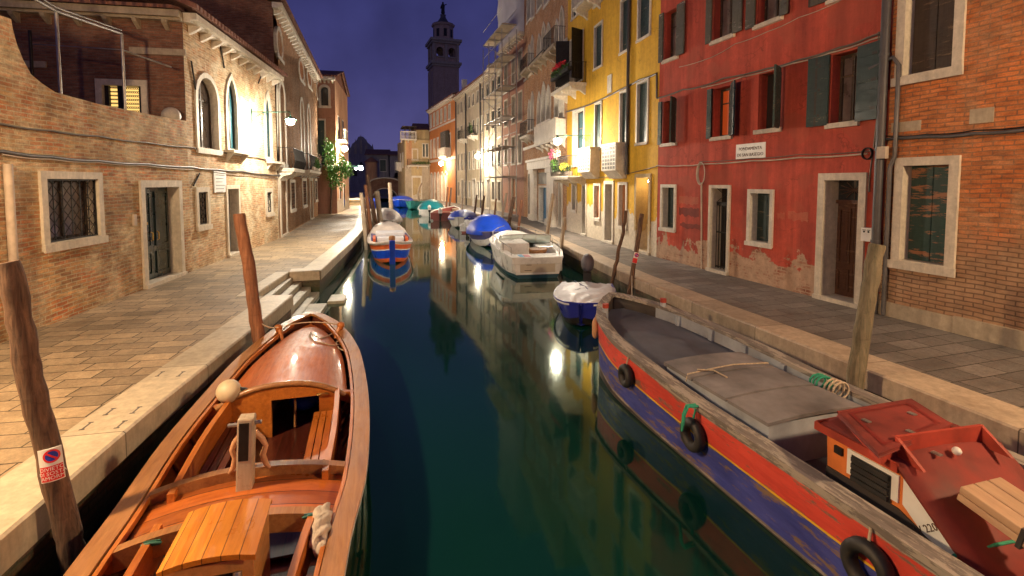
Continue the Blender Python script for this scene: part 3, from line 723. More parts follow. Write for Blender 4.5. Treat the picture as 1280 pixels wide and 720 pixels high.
# ======== right side
def RX(Y): return 7.5+.085*(14.3-Y)
RP = [(RX(-5), -5.0), (RX(7.07), 7.07), (RX(13.95), 13.95), (7.55, 23.0), (7.75, 30.5), (7.4, 38.5), (5.6, 54.0), (3.6, 66.0)]
def rp(px, i): return on_line(px, RP[i], RP[i+1])
# --- orange brick building (nearest on the right)
xb = rp(1107, 0)
R1 = Fac('orange_brick_house', 'orange brick house with white stone window frames and a pale stone base course', 'house', xb, RP[0], 12.8, M['brick_orange'], 7)
R1.hole(1133, 1195, -30, 95, fill='shut', frame=.13, d=.3, sm=M['shutter_b'], ys=.16, fm=M['stone'])
R1.hole(1128, 1186, 207, 325, fill='shut', frame=.13, d=.3, sm=M['shutter_gr'], ys=.16, fm=M['stone'])
for i in (0, 1):
    u0, u1, z0, z1 = R1.holes[i][1]; du = 3.35
    R1.hole_l(u0+du, u1+du, z0, z1, fill='shut', frame=.13, d=.3, sm=M['shutter_gr'] if i else M['shutter_b'], ys=.16)
u0, u1, z0, z1 = R1.holes[0][1]
for k in (0, 3.35): R1.hole_l(u0+k, u1+k, z0+3.6, min(z1+3.6, 12.2), fill='shut', frame=.13, d=.3, sm=M['shutter_b'], ys=.16)
u0, u1, z0, z1 = R1.holes[1][1]; 
R1.build(); R1.cornice(n=20, out=.35)
R1.part('base_course', M['stone_old'], lambda m: [m.b2((max(-.0, i*1.15), -.05-.006*(i % 2), Q), (min(R1.W, i*1.15+1.145), 0, Q+.24+.02*(i % 3))) for i in range(11)])
for a in ((1115, 1151, 154, 166), (1213, 1242, 137, 155)):
    p = R1.uv(a[0], a[2]); q = R1.uv(a[1], a[3]); p2 = R1.uv(a[0], a[3])
    R1.part('stone_block', M['stone_old'], lambda m: m.b2((p[0], -.012, p2[1]), (q[0], 0, p[1])))
R1.cable([(1108, 174), (1127, 173), (1160, 171), (1220, 167), (1300, 160), (1400, 152)], .03, M['pipe'])
R1.cable([(1108, 170), (1160, 168), (1220, 163), (1300, 156), (1400, 148)], .012, M['iron'])
u, z = R1.uv(1107, 200); 
R1.part('drainpipe', M['pipe_dk'], lambda m: (m.tube([(u-.03, -.1, .66), (u-.03, -.1, 12.6)], .07, 12), [m.tube([(u-.03, -.1, zz), (u-.03, -.1, zz+.05)], .08, 12) for zz in (1.9, 3.5, 5.1, 6.8)]))
R1.part('drainpipe', M['pipe'], lambda m: m.tube([(u+.13, -.07, .66), (u+.13, -.07, 3.2), (u+.2, -.07, 3.4), (u+.2, -.07, 4.9), (u+.1, -.07, 5.05), (u-.3, -.07, 4.95)], .035, 8))
p = R1.uv(1104, 184); q = R1.uv(1118, 198)
R1.part('junction_box', M['cable_w'], lambda m: m.b2((p[0]+.03, -.19, q[1]), (q[0]-.02, -.11, p[1])))
# --- red building
xr = rp(822, 1); xr2 = (xb[0]-.0, xb[1]+.004)
R2 = Fac('red_plaster_house', 'red plastered house with green shutters, barred door, brown double door and peeling base', 'house', xr, xr2, 12.6, M['red'], 7)
S = M['stone_w']
def win(F, xl, xr_, yt, yb, **k): F.hole(xl, xr_, yt, yb, **{**dict(frame=0, d=.24), **k})
win(R2, 831, 847.5, 17, 76, leaves=[(-1, .2, 178, M['shutter_grey']), (1, .36, 178, M['shutter_grey'])], pane=M['glass_curt'])
win(R2, 892, 918, -22, 52, leaves=[(-1, .2, 178, M['shutter_grey']), (1, .32, 176, M['shutter_grey'])], pane=M['glass_curt'])
win(R2, 947, 978, -45, 32, leaves=[(-1, .26, 178, M['shutter_grey']), (1, .22, 172, M['shutter_grey'])], pane=M['glass_curt'])
win(R2, 1040, 1080, -85, -1, leaves=[(-1, .4, 175, M['shutter_grey']), (1, .38, 178, M['shutter_grey'])], pane=M['glass_curt'])
win(R2, 829, 845.5, 128, 180, leaves=[(-1, .16, 178), (1, .42, 128)], pane=M['glass_teal'])
win(R2, 892, 915, 112, 172, leaves=[(-1, .17, 178), (1, .42, 150)], pane=M['lit3'])
win(R2, 948, 976, 94, 163, leaves=[(1, .42, 122)], pane=M['dark_in'], bars=0)
win(R2, 1039, 1073, 70, 155, leaves=[(-1, .42, 172), (1, .44, 176)], pane=M['glass_curt'])
win(R2, 828.5, 843.5, 234, 284, fill='shut', frame=.085, fm=S, d=.28, sm=M['shutter_g'], ys=.18)
win(R2, 938.5, 963.5, 241, 301, fill='shut', frame=.085, fm=S, d=.28, sm=M['shutter_g'], ys=.18)
win(R2, 889, 910, 235, 340, fill='gate', ground=1, frame=.08, fm=M['stone'], d=.3, pane=M['dark_in'])
win(R2, 1029, 1073, 225, 377, fill='door2', ground=1, frame=.13, fm=M['stone'], d=.34, dm=M['door_brown'], transom=.2)
for i in (0, 1, 2, 3):
    u0, u1, z0, z1 = R2.holes[i][1]; R2.hole_l(u0, u1, z0+2.75, min(z1+2.7, 11.8), frame=0, d=.24, leaves=[(-1, .4, 170, M['shutter_grey']), (1, .4, 172, M['shutter_grey'])], pane=M['glass_curt'])
R2.build(); R2.cornice(n=18, out=.35)
p = R2.uv(921, 181); q = R2.uv(957, 197); q1 = R2.uv(921, 199)
pl = R2.part('street_name_plate', M['white_paint'], lambda m: m.b2((p[0], -.02, q1[1]), (q[0], -.002, p[1])))
for j, tx in enumerate(('FONDAMENTA', 'DE SAN BASEGIO')):
    Mx = Matrix.Translation(((p[0]+q[0])/2, -.022, p[1]-.12-j*.14)) @ Matrix.Rotation(PI/2, 4, 'X')
    text_mesh('lettering', tx, .105, M['ink'], pl, Mx)
p = R2.uv(1081, 284); q = R2.uv(1092, 302)
bx = R2.part('meter_box', M['white_paint'], lambda m: m.b2((p[0], -.09, q[1]), (q[0]+.03, -.002, p[1])))
m = MB()
for k in (.3, .7):
    cx = p[0]+(q[0]+.03-p[0])*k; m.tube([(cx, -.089, p[1]-.07), (cx, -.097, p[1]-.07)], .018, 8); m.b2((cx-.03, -.094, p[1]-.045), (cx+.03, -.0895, p[1]-.035))
m.build('knob', M['iron'], bx)
R2.cable([(822, 123), (855, 112), (878, 108), (905, 98), (960, 86), (1000, 75), (1050, 60), (1085, 48), (1106, 40)], .022, M['cable'])
R2.cable([(878, 110), (930, 96), (990, 80), (1040, 66), (1090, 50), (1106, 45)], .014, M['cable_w'])
R2.cable([(822, 207), (855, 207), (880, 205), (940, 201), (1000, 197), (1086, 192)], .018, M['cable_w'])
R2.cable([(875, 202), (940, 198), (1000, 193), (1086, 189), (1104, 186)], .01, M['cable'])
R2.cable([(850, 84), (890, 72), (920, 55), (960, 40), (1000, 22), (1050, 2)], .008, M['cable_w'])
R2.cable([(878, 228), (878, 240), (878, 300), (878, 337)], .022, M['cable_w'], 'wall_pipe')
R2.cable([(1100, 40), (1101, 90), (1098, 150), (1094, 185)], .018, M['cable'])
R2.cable([(1092, 195), (1088, 225), (1088, 240)], .014, M['cable'])
c = R2.uv(879, 217)
R2.part('cable_coil', M['cable_w'], lambda m: [m.tube([(c[0]+(.13+.012*j)*math.cos(a*PI/9), -.05-.012*j, c[1]+(.27+.01*j)*math.sin(a*PI/9)) for a in range(19)], .011, 5, cap=False) for j in range(4)])
c = R2.uv(1088, 190)
R2.part('cable_coil', M['iron'], lambda m: [m.tube([(c[0]+.09*math.cos(a*PI/7), -.06-.015*j, c[1]-.03+.1*math.sin(a*PI/7)) for a in range(15)], .012, 5, cap=False) for j in range(3)])
# faded painted-over graffiti patches
def blot(F, xl, xr_, yt, yb, mat, seed, y=-.004):
    rnd = random.Random(seed); p = F.uv(xl, yt); q = F.uv(xr_, yb); w = q[0]-p[0]; z1 = p[1]; z0 = F.uv(xl, yb)[1]; m = MB(); x = p[0]
    pts = [(p[0]+w*i/14, z1-rnd.random()*.05) for i in range(15)][::-1]+[(p[0]+w*i/14, z0+rnd.random()*.07) for i in range(15)]
    m.prism(pts, 'y', y, -.001); m.build('paint_patch', mat, F.root)
M['patch_dark'] = mat_plaster('patch_dark', (.17, .035, .028), (.27, .05, .03), .3)
M['patch_pink'] = mat_plaster('patch_pink', (.5, .16, .09), (.42, .08, .045), .2)
blot(R2, 849, 874, 258, 270, M['patch_dark'], 1); blot(R2, 850, 876, 277, 285, M['patch_dark'], 2)
blot(R2, 849, 873, 244, 256, M['patch_pink'], 3); blot(R2, 985, 1010, 263, 277, M['patch_pink'], 4); blot(R2, 972, 981, 264, 275, M['patch_pink'], 5)
# --- yellow building
xy_ = rp(708.5, 2)
R3 = Fac('yellow_plaster_house', 'bright yellow plastered house with dark windows and stone balconies', 'house', xy_, (xr[0]+.0, xr[1]+.004), 13.0, M['yellow'], 7)
S = M['stone_w']
for q in ((799, 813, -12, 50), (777, 787, 3, 66), (744, 753, 35, 86), (716, 730, -30, 24), (744, 753, -60, 8), (799, 813, -120, -60), (777, 787, -95, -40), (797.5, 810, 106, 179), (776, 785.5, 117, 180), (744.5, 752, 131, 186)):
    win(R3, *q, frame=.07, fm=S, fill='shut', d=.16, ys=.06)
win(R3, 713, 729, 52, 108, frame=.05, fm=S, fill='glass', pane=M['dark_in'], bars=0, leaves=[(-1, .62, 105, M['iron']), (1, .62, 115, M['iron'])])
win(R3, 717, 730, 141, 206, frame=.1, fm=S, fill='glass', pane=M['glass_teal'])
win(R3, 716, 720.5, 231, 262, frame=.1, fm=S, fill='glass'); win(R3, 728.5, 733, 231, 289, frame=.06, fm=S, fill='door', ground=1, dm=M['door_g'])
win(R3, 743.5, 750, 232, 272, frame=.1, fm=S, fill='shut', sm=M['door_orange']); win(R3, 757, 766, 230, 299, frame=.12, fm=S, fill='door', ground=1, dm=M['door_brown'])
win(R3, 774.5, 783, 231, 282, frame=.1, fm=S, fill='shut', sm=M['door_orange']); win(R3, 796, 811.5, 222, 317, frame=.12, fm=M['ochre'], fill='door', ground=1, d=.55, dm=M['door_yellow'])
R3.build(); R3.cornice(n=20, out=.35)
rc = [h for h in R3.holes if h[3].get('dm') is M['door_yellow']][0][1]
R3.part('recess_lamp', mat_emit('recess_bulb', (1, .72, .3), 130), lambda m: m.ell(((rc[0]+rc[1])/2, .22, rc[3]-.12), (.06, .06, .05), 10, 8))
for (xl, xr_, yt, yb) in ((765.5, 784, 182, 218), (734.5, 750, 187, 219)):
    p = R3.uv(xl, yt); q = R3.uv(xr_, yb); z0 = R3.uv(xl, yb)[1]; m = MB()
    m.b2((p[0], -.42, z0+.12), (q[0], 0, p[1])); m.b2((p[0]-.04, -.46, p[1]-.06), (q[0]+.04, 0.0, p[1]+.02)); m.prism([(0, z0+.12), (-.4, z0+.12), (-.12, z0-.16), (0, z0-.16)], 'x', p[0]+.05, q[0]-.05)
    bb = m.build('window_box', S, R3.root); m = MB()
    za, zb_ = z0+.16, p[1]-.1; m.b2((p[0]+.06, -.4215, za), (q[0]-.06, -.4202, zb_)); m.build('dark_backing', M['shutter_grey'], bb); m = MB()
    for i in range(6): cx = p[0]+.06+(q[0]-p[0]-.12)*i/5; m.b2((cx-.018, -.431, za), (cx+.018, -.421, zb_))
    for i in range(7): cz = za+(zb_-za)*i/6; m.b2((p[0]+.05, -.432, cz-.018), (q[0]-.05, -.4212, cz+.018))
    m.build('lattice', S, bb)
u0, z = R3.uv(706, 118); u1 = R3.uv(732, 112)[0]; R3.balcony(u0+.2, u1+.1, z, .75, 'iron', S)
u0, z = R3.uv(701, 221); u1 = R3.uv(731, 221)[0]; R3.balcony(max(.1, u0), u1+.25, z, .85, 'iron', S); BALZ = z; BALU = (max(.1, u0), u1+.25)
u0, z = R3.uv(733, 12); u1 = R3.uv(752, 5)[0]; R3.balcony(u0, u1, z, .6, 'stone', S)
u0, z = R3.uv(789, 0); R3.part('drainpipe', M['pipe_dk'], lambda m: m.tube([(u0, -.08, R3.uv(788, 218)[1]), (u0, -.08, 12.8)], .055, 8))
R3.cable([(708, 140), (740, 130), (775, 113), (800, 100), (822, 92), (822, 122)], .03, M['pipe']); R3.cable([(735, 222), (770, 220), (822, 208)], .014, M['cable'])
p = R3.uv(760, 95); q = R3.uv(765, 115); R3.part('relief_plaque', S, lambda m: m.b2((p[0], -.03, q[1]), (q[0], 0, p[1])))
# --- brown gothic palazzo
xg = rp(655, 3)
R4 = Fac('gothic_palazzo', 'brown gothic palazzo with white pointed stone window groups and a stone portal', 'palazzo', xg, (xy_[0], xy_[1]+.004), 16.5, M['brick_brown'], 8)
def gothic(F, xl, xr_, yt, yb, n, tall=True):
    um = (yt+yb)/2; u0 = F.uv(xl, um)[0]; u1 = F.uv(xr_, um)[0]; z1 = F.uv(xl, yt)[1]; z0 = F.uv(xl, yb)[1]; w = (u1-u0)/n
    for i in range(n):
        dz = .35 if (n == 3 and i == 1) or (n == 2 and i == 1) else 0
        F.hole_l(u0+w*i+.09, u0+w*(i+1)-.09, z0, z1+dz, arch='point', fill='glass', frame=.1, fm=M['stone_w'], d=.3, bars=1, barm=M['shutter_grey'], pane=M['glass_curt'] if (i+n) % 3 == 0 else M['glass'])
gothic(R4, 660, 667.5, 60, 90, 2); gothic(R4, 671.5, 689, 48, 82, 3); gothic(R4, 693.5, 705.5, 30, 64, 2)
gothic(R4, 660, 667.5, 128, 164, 2); gothic(R4, 671.5, 689, 119, 156, 3); gothic(R4, 693.5, 705.5, 107, 152, 2)
win(R4, 659.5, 664, -10, 28, frame=.12, fm=S); win(R4, 665, 668, -10, 24, frame=.1, fm=S); win(R4, 672, 678, -20, 14, frame=.12, fm=S); win(R4, 681, 687, -24, 8, frame=.12, fm=S); win(R4, 695, 701, -40, -4, frame=.12, fm=S)
win(R4, 661, 665, 217, 270, frame=.12, fm=S, fill='door', ground=1, dm=M['iron']); win(R4, 674.5, 686.5, 234, 267, frame=.1, fm=S, fill='door', ground=1, dm=M['door_bluel']); win(R4, 699, 703, 218, 277, frame=.12, fm=S, fill='door', ground=1, dm=M['iron'])
R4.build(); R4.cornice(n=16, out=.4)
def stonework(m):
    W = R4.W; za = R4.uv(655, 103)[1]
    m.b2((0, -.06, za-.0), (W, 0, za+.15))
    z2 = R4.uv(655, 186)[1]; m.b2((0, -.07, z2-.12), (W, 0, z2+.05))
    zt_ = R4.uv(670, 212)[1]
    for xa, xb_ in ((666.5, 671.5), (688, 696.5)):
        a = R4.uv(xa, 230)[0]; b = R4.uv(xb_, 230)[0]; m.b2((a, -.22, Q), (b, -.003, zt_)); m.b2((a-.08, -.3, zt_-.25), (b+.08, -.003, zt_)); m.b2((a-.08, -.3, Q), (b+.08, -.003, Q+.35))
    m.b2((R4.uv(665, 230)[0], -.34, zt_), (R4.uv(699, 230)[0], -.003, zt_+.45)); m.b2((R4.uv(665, 230)[0]-.1, -.42, zt_+.45), (R4.uv(699, 230)[0]+.1, -.003, zt_+.58))
R4.part('stone_trim', M['stone_w'], stonework)
zz0 = R4.uv(655, 186)[1]; zz1 = R4.uv(655, 103)[1]
R4.part('dark_transom', M['iron'], lambda m: m.b2((R4.uv(673, 222)[0], -.01, R4.uv(673, 230)[1]), (R4.uv(687, 222)[0], -.002, R4.uv(673, 216)[1])))
for q, o_, st in (((659.5, 668, 92), .5, 'iron'), ((671, 690, 84), .55, 'none'), ((692.5, 707, 68), .6, 'iron')):
    u0, z = R4.uv(q[0], q[2]); u1 = R4.uv(q[1], q[2])[0]; R4.balcony(u0, u1, z, o_, 'iron' if st == 'iron' else 'iron', M['stone_old'], rail=.8 if st == 'iron' else .1)
u0, z = R4.uv(677, 181); u1 = R4.uv(707, 178)[0]; R4.balcony(u0+.2, min(u1, R4.W-.1), z, .5, 'solid', S, rail=.9)
u0, z = R4.uv(659, 172); u1 = R4.uv(668, 172)[0]; R4.balcony(u0, u1, z, .5, 'iron', S, rail=.9)
# --- house under scaffold
xs = rp(627.5, 4)
R5 = Fac('scaffolded_house', 'narrow pinkish house standing behind metal scaffolding', 'house', xs, (xg[0], xg[1]+.004), 12.5, M['pink'], 8)
R5.H = R5.uv(628, 66)[1]
def rows(F, us, zs, w, h, **k):
    for z in zs:
        for u in us: F.hole_l(u, u+w, z, z+h, **{**dict(frame=.1, d=.18, fill='glass', bars=0), **k})
rows(R5, [R5.W*.15, R5.W*.5, R5.W*.78], [4.3, 7.2, 10.0], .8, 1.9); rows(R5, [R5.W*.5], [1.0], .9, 2.2, fill='shut', sm=M['door_orange'])
R5.build(); R5.cornice(n=10, out=.4)
t = thing('scaffolding', 'grey tube scaffolding with platforms in front of the narrow pinkish house', 'scaffolding', tuple(R5.W3(R5.W/2, -1.0, Q)), R5.ang)
m = MB(); hw = R5.W/2-.1
ZS = [2.7+2.0*i for i in range(6)]
for x in (-hw, -hw/3, hw/3, hw):
    for y in (-.5, .5): m.tube([(x, y, 0), (x, y, 12.4)], .03, 6)
for z in ZS:
    for y in (-.5, .5): m.tube([(-hw, y, z), (hw, y, z)], .025, 6); m.tube([(-hw, y, z+1), (hw, y, z+1)], .02, 6)
    for x in (-hw, -hw/3, hw/3, hw): m.tube([(x, -.5, z-.05), (x, .5, z-.05)], .025, 6)
m.build('tube_frame', M['steel'], t)
m = MB()
for i, z in enumerate(ZS[:-1]): s_ = 1 if i % 2 else -1; m.tube([(-hw*s_, -.53, z), (hw*s_, -.53, z+2)], .02, 6)
m.build('diagonal_brace', M['steel'], t)
for z in ZS: MB().b2((-hw, -.45, z), (hw, .45, z+.05)).build('platform', M['pole_pale'], t)
# sheeted scaffold tower above
t = thing('sheeted_tower', 'tall scaffold tower wrapped in pale grey sheeting rising above the narrow house', 'tower', tuple(R5.W3(R5.W*.5, 1.9, R5.H+.02)), R5.ang)
m = MB(); hx = R5.W*.5; rowsv = []
pr_ = [(-hx, -2.2), (-hx*.35, -2.2), (.0, -2.25), (hx*.4, -2.2), (hx, -2.2), (hx, 0), (hx, 2.2), (0, 2.2), (-hx, 2.2), (-hx, 0)]
for j in range(13): rowsv.append([(p[0]*(1+.02*random.uniform(-1, 1)), p[1]+.08*random.uniform(-1, 1), j*.75) for p in pr_])
m.grid(rowsv, closed=True); m.add(rowsv[-1], [tuple(range(10))]); m.build('sheeting', mat_plain('scaffold_sheet', (.5, .48, .5), .8, .12, 1), t)
m = MB()
for x in (-hx, -hx*.33, hx*.33, hx): m.tube([(x*.97, -2.1, 0), (x*.97, -2.1, 9.6)], .03, 6)
m.build('tube_frame', M['steel'], t)
# --- cream row
xc = rp(571, 5)
xc = on_line(571, RP[5], RP[6])
R6 = Fac('cream_terrace_house', 'long cream house with three rows of dark shuttered windows and drainpipes', 'house', xc, (xs[0], xs[1]+.004), 12.0, M['cream'], 8)
R6.H = R6.uv(617, 88)[1]
zz = [R6.uv(615, v)[1] for v in (118, 161, 209)]
nW = 10
us = [R6.W*(i+.35)/nW for i in range(nW)]
rows(R6, us, [zz[0]], .75, R6.uv(615, 101)[1]-zz[0], frame=.06, fill='shut', d=.15); rows(R6, us, [zz[1]], .75, R6.uv(615, 139)[1]-zz[1], frame=.06, fill='shut', d=.15); rows(R6, us, [zz[2]], .75, 1.75, frame=.06, fill='shut', d=.15)
rows(R6, [u for i, u in enumerate(us) if i % 3 != 1], [1.5], .8, 1.5, frame=.12, fm=S, sm=M['shutter_grey'], fill='shut', d=.15); rows(R6, [u for i, u in enumerate(us) if i % 3 == 1], [Q+.06], 1.0, 2.5, frame=.15, fm=S, fill='door', dm=M['shutter_b'])
R6.build(); R6.cornice(n=30, out=.35); R6.roofp(rise=1.2)
for k in (0.0, .28, .62): R6.part('drainpipe', M['pipe_dk'], lambda m: m.tube([(R6.W*k+.15, -.1, Q), (R6.W*k+.15, -.1, R6.H)], .07, 6))
for k, zf in ((.22, 0), (.47, 1)): R6.balcony(R6.W*k, R6.W*k+1.4, zz[1]-.1, .7, 'iron', S)
R6.part('chimney', M['stone_old'], lambda m: (m.b2((R6.W*.35, 2, R6.H), (R6.W*.35+.8, 2.8, R6.H+2.0)), m.b2((R6.W*.35-.15, 1.85, R6.H+2.0), (R6.W*.35+.95, 2.95, R6.H+2.4))))
# --- orange
xo = on_line(537.5, RP[6], RP[7])
R7 = Fac('orange_plaster_house', 'orange plastered house with pale cornice, narrow upper windows and tall ground arches', 'house', xo, (xc[0], xc[1]+.004), 12.5, M['orange'], 8)
R7.H = R7.uv(566, 121)[1]
us = [R7.W*(i+.3)/7 for i in range(7)]
z3 = R7.uv(566, 145)[1]; z2 = R7.uv(552, 192)[1]
rows(R7, us[:6], [z3-.1], .8, 1.5, frame=.15, fm=S, pane=M['lit2'] if False else M['glass_curt']); rows(R7, us[:6], [z2-.2], .8, 2.2, frame=.15, fm=S, fill='shut', sm=M['door_orange'])
rows(R7, us[:5], [Q+.06], 1.0, 3.4, frame=.2, fm=S, fill='door', arch='round', dm=M['door_orange'])
R7.build(side_mat=M['ochre']); R7.cornice(n=20, out=.4, mat=S); R7.roofp(rise=1.2)
R7.part('string_course', S, lambda m: m.b2((0, -.06, z3-.6), (R7.W, 0, z3-.4))); R7.part('string_course', S, lambda m: m.b2((0, -.06, z2-.9), (R7.W, 0, z2-.6)))
R7.balcony(R7.W*.55, R7.W*.82, z2-.4, .7, 'solid', S)
R7.part('chimney', M['stone_w'], lambda m: m.b2((R7.W*.8, 1.4, R7.H), (R7.W*.8+.5, 1.9, R7.H+2.2)))
R7.part('covered_loggia', M['shutter_grey'], lambda m: m.b2((R7.W*.6, -.5, z2), (R7.W*.78, -.01, z2+2.4)))
# --- far house with roof terrace (faces down the canal toward the viewer)
Y8 = 68.0
Za = lambda py: AY(505, py, Y8)[2]
a8 = AY(506.5, 228, Y8)[:2]; b8 = AY(538, 228, Y8)[:2]
R8 = Fac('terrace_house', 'ochre house at the canal bend with a balustraded roof terrace and dark ground door', 'house', (a8[0], Y8), (b8[0], Y8+.3), Za(174), M['ochre'], 9)
R8.hole(516, 521.5, 187, 199, fill='shut', frame=.15, d=.2); R8.hole(516, 526, 222, 240, fill='door', ground=1, frame=.25, fm=S, dm=M['iron'], d=.2); R8.hole(528.5, 531, 180, 196, fill='shut', frame=.1, d=.2); R8.hole(532.5, 535, 180, 196, fill='shut', frame=.1, d=.2)
R8.build(side_mat=M['ochre'])
R8.part('brick_panel', M['peach'], lambda m: m.b2((R8.uv(508, 200)[0], -.03, R8.uv(508, 206)[1]), (R8.uv(515, 200)[0], 0, R8.uv(508, 176)[1])))
R8.part('stone_base', M['stone_old'], lambda m: (m.b2((0, -.05, Q), (R8.uv(514.5, 230)[0], 0, R8.uv(508, 207)[1])), m.b2((R8.uv(527.5, 230)[0], -.05, Q), (R8.W, 0, R8.uv(508, 207)[1]))))
R8.balcony(.3, R8.W*.92, R8.uv(508, 207)[1], .7, 'iron', S); R8.balcony(-.6, R8.W*.45, R8.H, .8, 'stone', S, rail=1.0)
R8.part('roof_pergola', M['shutter_b'], lambda m: ([m.b2((R8.W*k, 1, R8.H), (R8.W*k+.15, 1.15, R8.H+1.7)) for k in (.02, .2, .42)], m.b2((-.2, .8, R8.H+1.7), (R8.W*.5, 4, R8.H+1.85))))
R8.part('upper_storey', M['ochre'], lambda m: m.b2((R8.W*.48, .5, R8.H), (R8.W, 8, R8.uv(525, 162)[1]))); R8.part('roof', M['roof'], lambda m: m.prism([(0, R8.uv(525, 162)[1]), (4, R8.uv(525, 150)[1]), (8.5, R8.uv(525, 162)[1])], 'x', R8.W*.44, R8.W+.3))
# left return of that house, along the canal
S8 = Fac('canal_corner_house', 'narrow yellowish house front at the far canal corner left of the terrace house', 'house', (AY(497.5, 228, Y8+8)[0], Y8+8), (a8[0]+.003, Y8+.01), Za(174)-.0, M['ochre'], 6)
S8.hole_l(3, 4, 5, 7, fill='shut', frame=.1, d=.2); S8.hole_l(5.5, 6.5, 5, 7, fill='shut', frame=.1, d=.2)
S8.build(); S8.balcony(2.6, 4.6, 4.9, .7, 'solid', S)
# ======== campanile
TY = 150.0; tc = AY(555.5, 228, TY); u_ = 1/FL*TY*.99
def tz(py): return AY(555.5, py, TY)[2]
t = thing('campanile', 'dark brick bell tower with arched belfry, octagonal drum and a statue on top', 'bell tower', (tc[0], TY, 0), math.radians(8))
wd = 7.5; m = MB(); m.b2((-wd/2, -wd/2, 0), (wd/2, wd/2, tz(85)))
for k in (-1, -.0, 1): m.b2((k*(wd/2-.5)-.45, -wd/2-.18, 0), (k*(wd/2-.5)+.45, -wd/2, tz(85)-1)); m.b2((-wd/2-.18, k*(wd/2-.5)-.45, 0), (-wd/2, k*(wd/2-.5)+.45, tz(85)-1))
m.build('shaft', M['brick_far'], t)
m = MB()
for (y, o) in ((84, .7), (56, .8)):
    m = MB(); m.b2((-wd/2-o, -wd/2-o, tz(y)), (wd/2+o, wd/2+o, tz(y)+.7)); m.b2((-wd/2-o*.5, -wd/2-o*.5, tz(y)-.6), (wd/2+o*.5, wd/2+o*.5, tz(y))); m.build('cornice', M['stone_old'], t)
zb0, zb1 = tz(84)+.7, tz(56)-.6; m = MB()
for ax in (0, 1):
    for sd in (-1, 1):
        holes = [arch_poly(c-1.0, c+1.0, zb0+1.6, zb1-1.0, 'round') for c in (-1.75, 1.75)]
        loops = [[Vector(p+(0,)) for p in ((-wd/2+.2, zb0), (wd/2-.2, zb0), (wd/2-.2, zb1), (-wd/2+.2, zb1))]]+[[Vector((*p, 0)) for p in h] for h in holes]
        pts = [p for l in loops for p in l]; y = sd*(wd/2-.2); tri = tessellate_polygon(loops)
        for yy in (y, y-sd*.8): m.add([((p.x, yy, p.y) if ax == 0 else (yy, p.x, p.y)) for p in pts], tri)
        for h in holes:
            n = len(h); vs = [((p[0], yy, p[1]) if ax == 0 else (yy, p[0], p[1])) for yy in (y, y-sd*.8) for p in h]; m.add(vs, [(i, (i+1) % n, n+(i+1) % n, n+i) for i in range(n)])
m.build('belfry', M['brick_far'], t)
m = MB()
for k in (-wd/2+.3, 0, wd/2-.3):
    m.b2((k-.35, -wd/2-.1, zb0), (k+.35, -wd/2+.19, zb1)); m.b2((-wd/2-.1, k-.35, zb0), (-wd/2+.19, k+.35, zb1))
m.b2((-wd/2, -wd/2-.08, zb0+1.2), (wd/2, -wd/2+.15, zb0+1.55)); m.build('belfry_trim', M['stone_old'], t)
m = MB(); z0 = tz(56)+.7; zc_ = tz(34); m.lathe((0, 0, 0), [(3.0, z0), (3.0, zc_), (3.4, zc_), (3.5, zc_+.5), (3.2, zc_+.7)], 8, smooth=False, rot0=PI/8); m.build('drum', M['brick_far'], t)
m = MB()
for i in range(8):
    a = PI/4*i; R = Matrix.Rotation(a, 3, 'Z'); m.box(R @ Vector((2.82, 0, (z0+zc_)/2)), (.1, .9, 2.2), R)
m.build('drum_window', M['iron'], t)
m = MB(); m.lathe((0, 0, 0), [(3.2, zc_+.7), (2.5, tz(31)), (1.5, tz(27)), (.9, tz(23)), (.7, tz(20)), (.9, tz(19)), (.3, tz(18.5))], 16); m.build('dome', M['pipe'], t)
m = MB(); zs_ = tz(18.5); m.lathe((0, 0, zs_), [(.35, 0), (.6, .5), (.5, 1.3), (.55, 2.2), (.6, 2.8), (.25, 3.0)], 10); m.ell((0, 0, zs_+3.3), (.3, .3, .38)); m.tube([(0, 0, zs_+2.6), (-.6, 0, zs_+2.3), (-.7, 0, zs_+1.7)], .14, 6); m.tube([(0, 0, zs_+2.6), (.6, 0, zs_+2.9), (1.1, 0, zs_+3.1)], .13, 6); m.build('statue', M['iron'], t)
# ======== ground, quays, water
LQ = [(-2.70, -8.0), (-2.64, 3.75), (-2.60, 5.5), (-2.43, 8.3), (-2.33, 10.75), (-3.08, 10.8), (-2.98, 13.56), (-2.24, 13.64), (-2.10, 20.0), (-2.09, 26.0), (-2.85, 37.0), (-3.9, 50.0), (-5.2, 64.0), (-6.1, 84.0)]
RQ = [(5.72, -8.0), (5.60, 3.8), (5.42, 8.0), (5.40, 11.0), (5.62, 17.2), (5.92, 25.7), (5.25, 35.3), (3.05, 51.5), (.9, 63.0), (-.9, 71.0), (-1.25, 84.0)]
def tag_struct(o): o['kind'] = 'structure'; return o
m = MB(); pts = LQ+[(-150, 84), (-150, -8)]
m.add([(p[0], p[1], Q) for p in pts], tessellate_polygon([[Vector((p[0], p[1], 0)) for p in pts]]))
tag_struct(m.build('pavement_left', M['pave']))
m = MB(); pts = RQ+[(150, 84), (150, -8)]
m.add([(p[0], p[1], Q) for p in pts], [t for t in tessellate_polygon([[Vector((p[0], p[1], 0)) for p in pts]])])
tag_struct(m.build('pavement_right', M['pave_r']))
def flipfix(o):
    me = o.data
    for p in me.polygons:
        if p.normal.z < 0: p.flip()
for n_ in ('pavement_left', 'pavement_right'): flipfix(bpy.data.objects[n_])
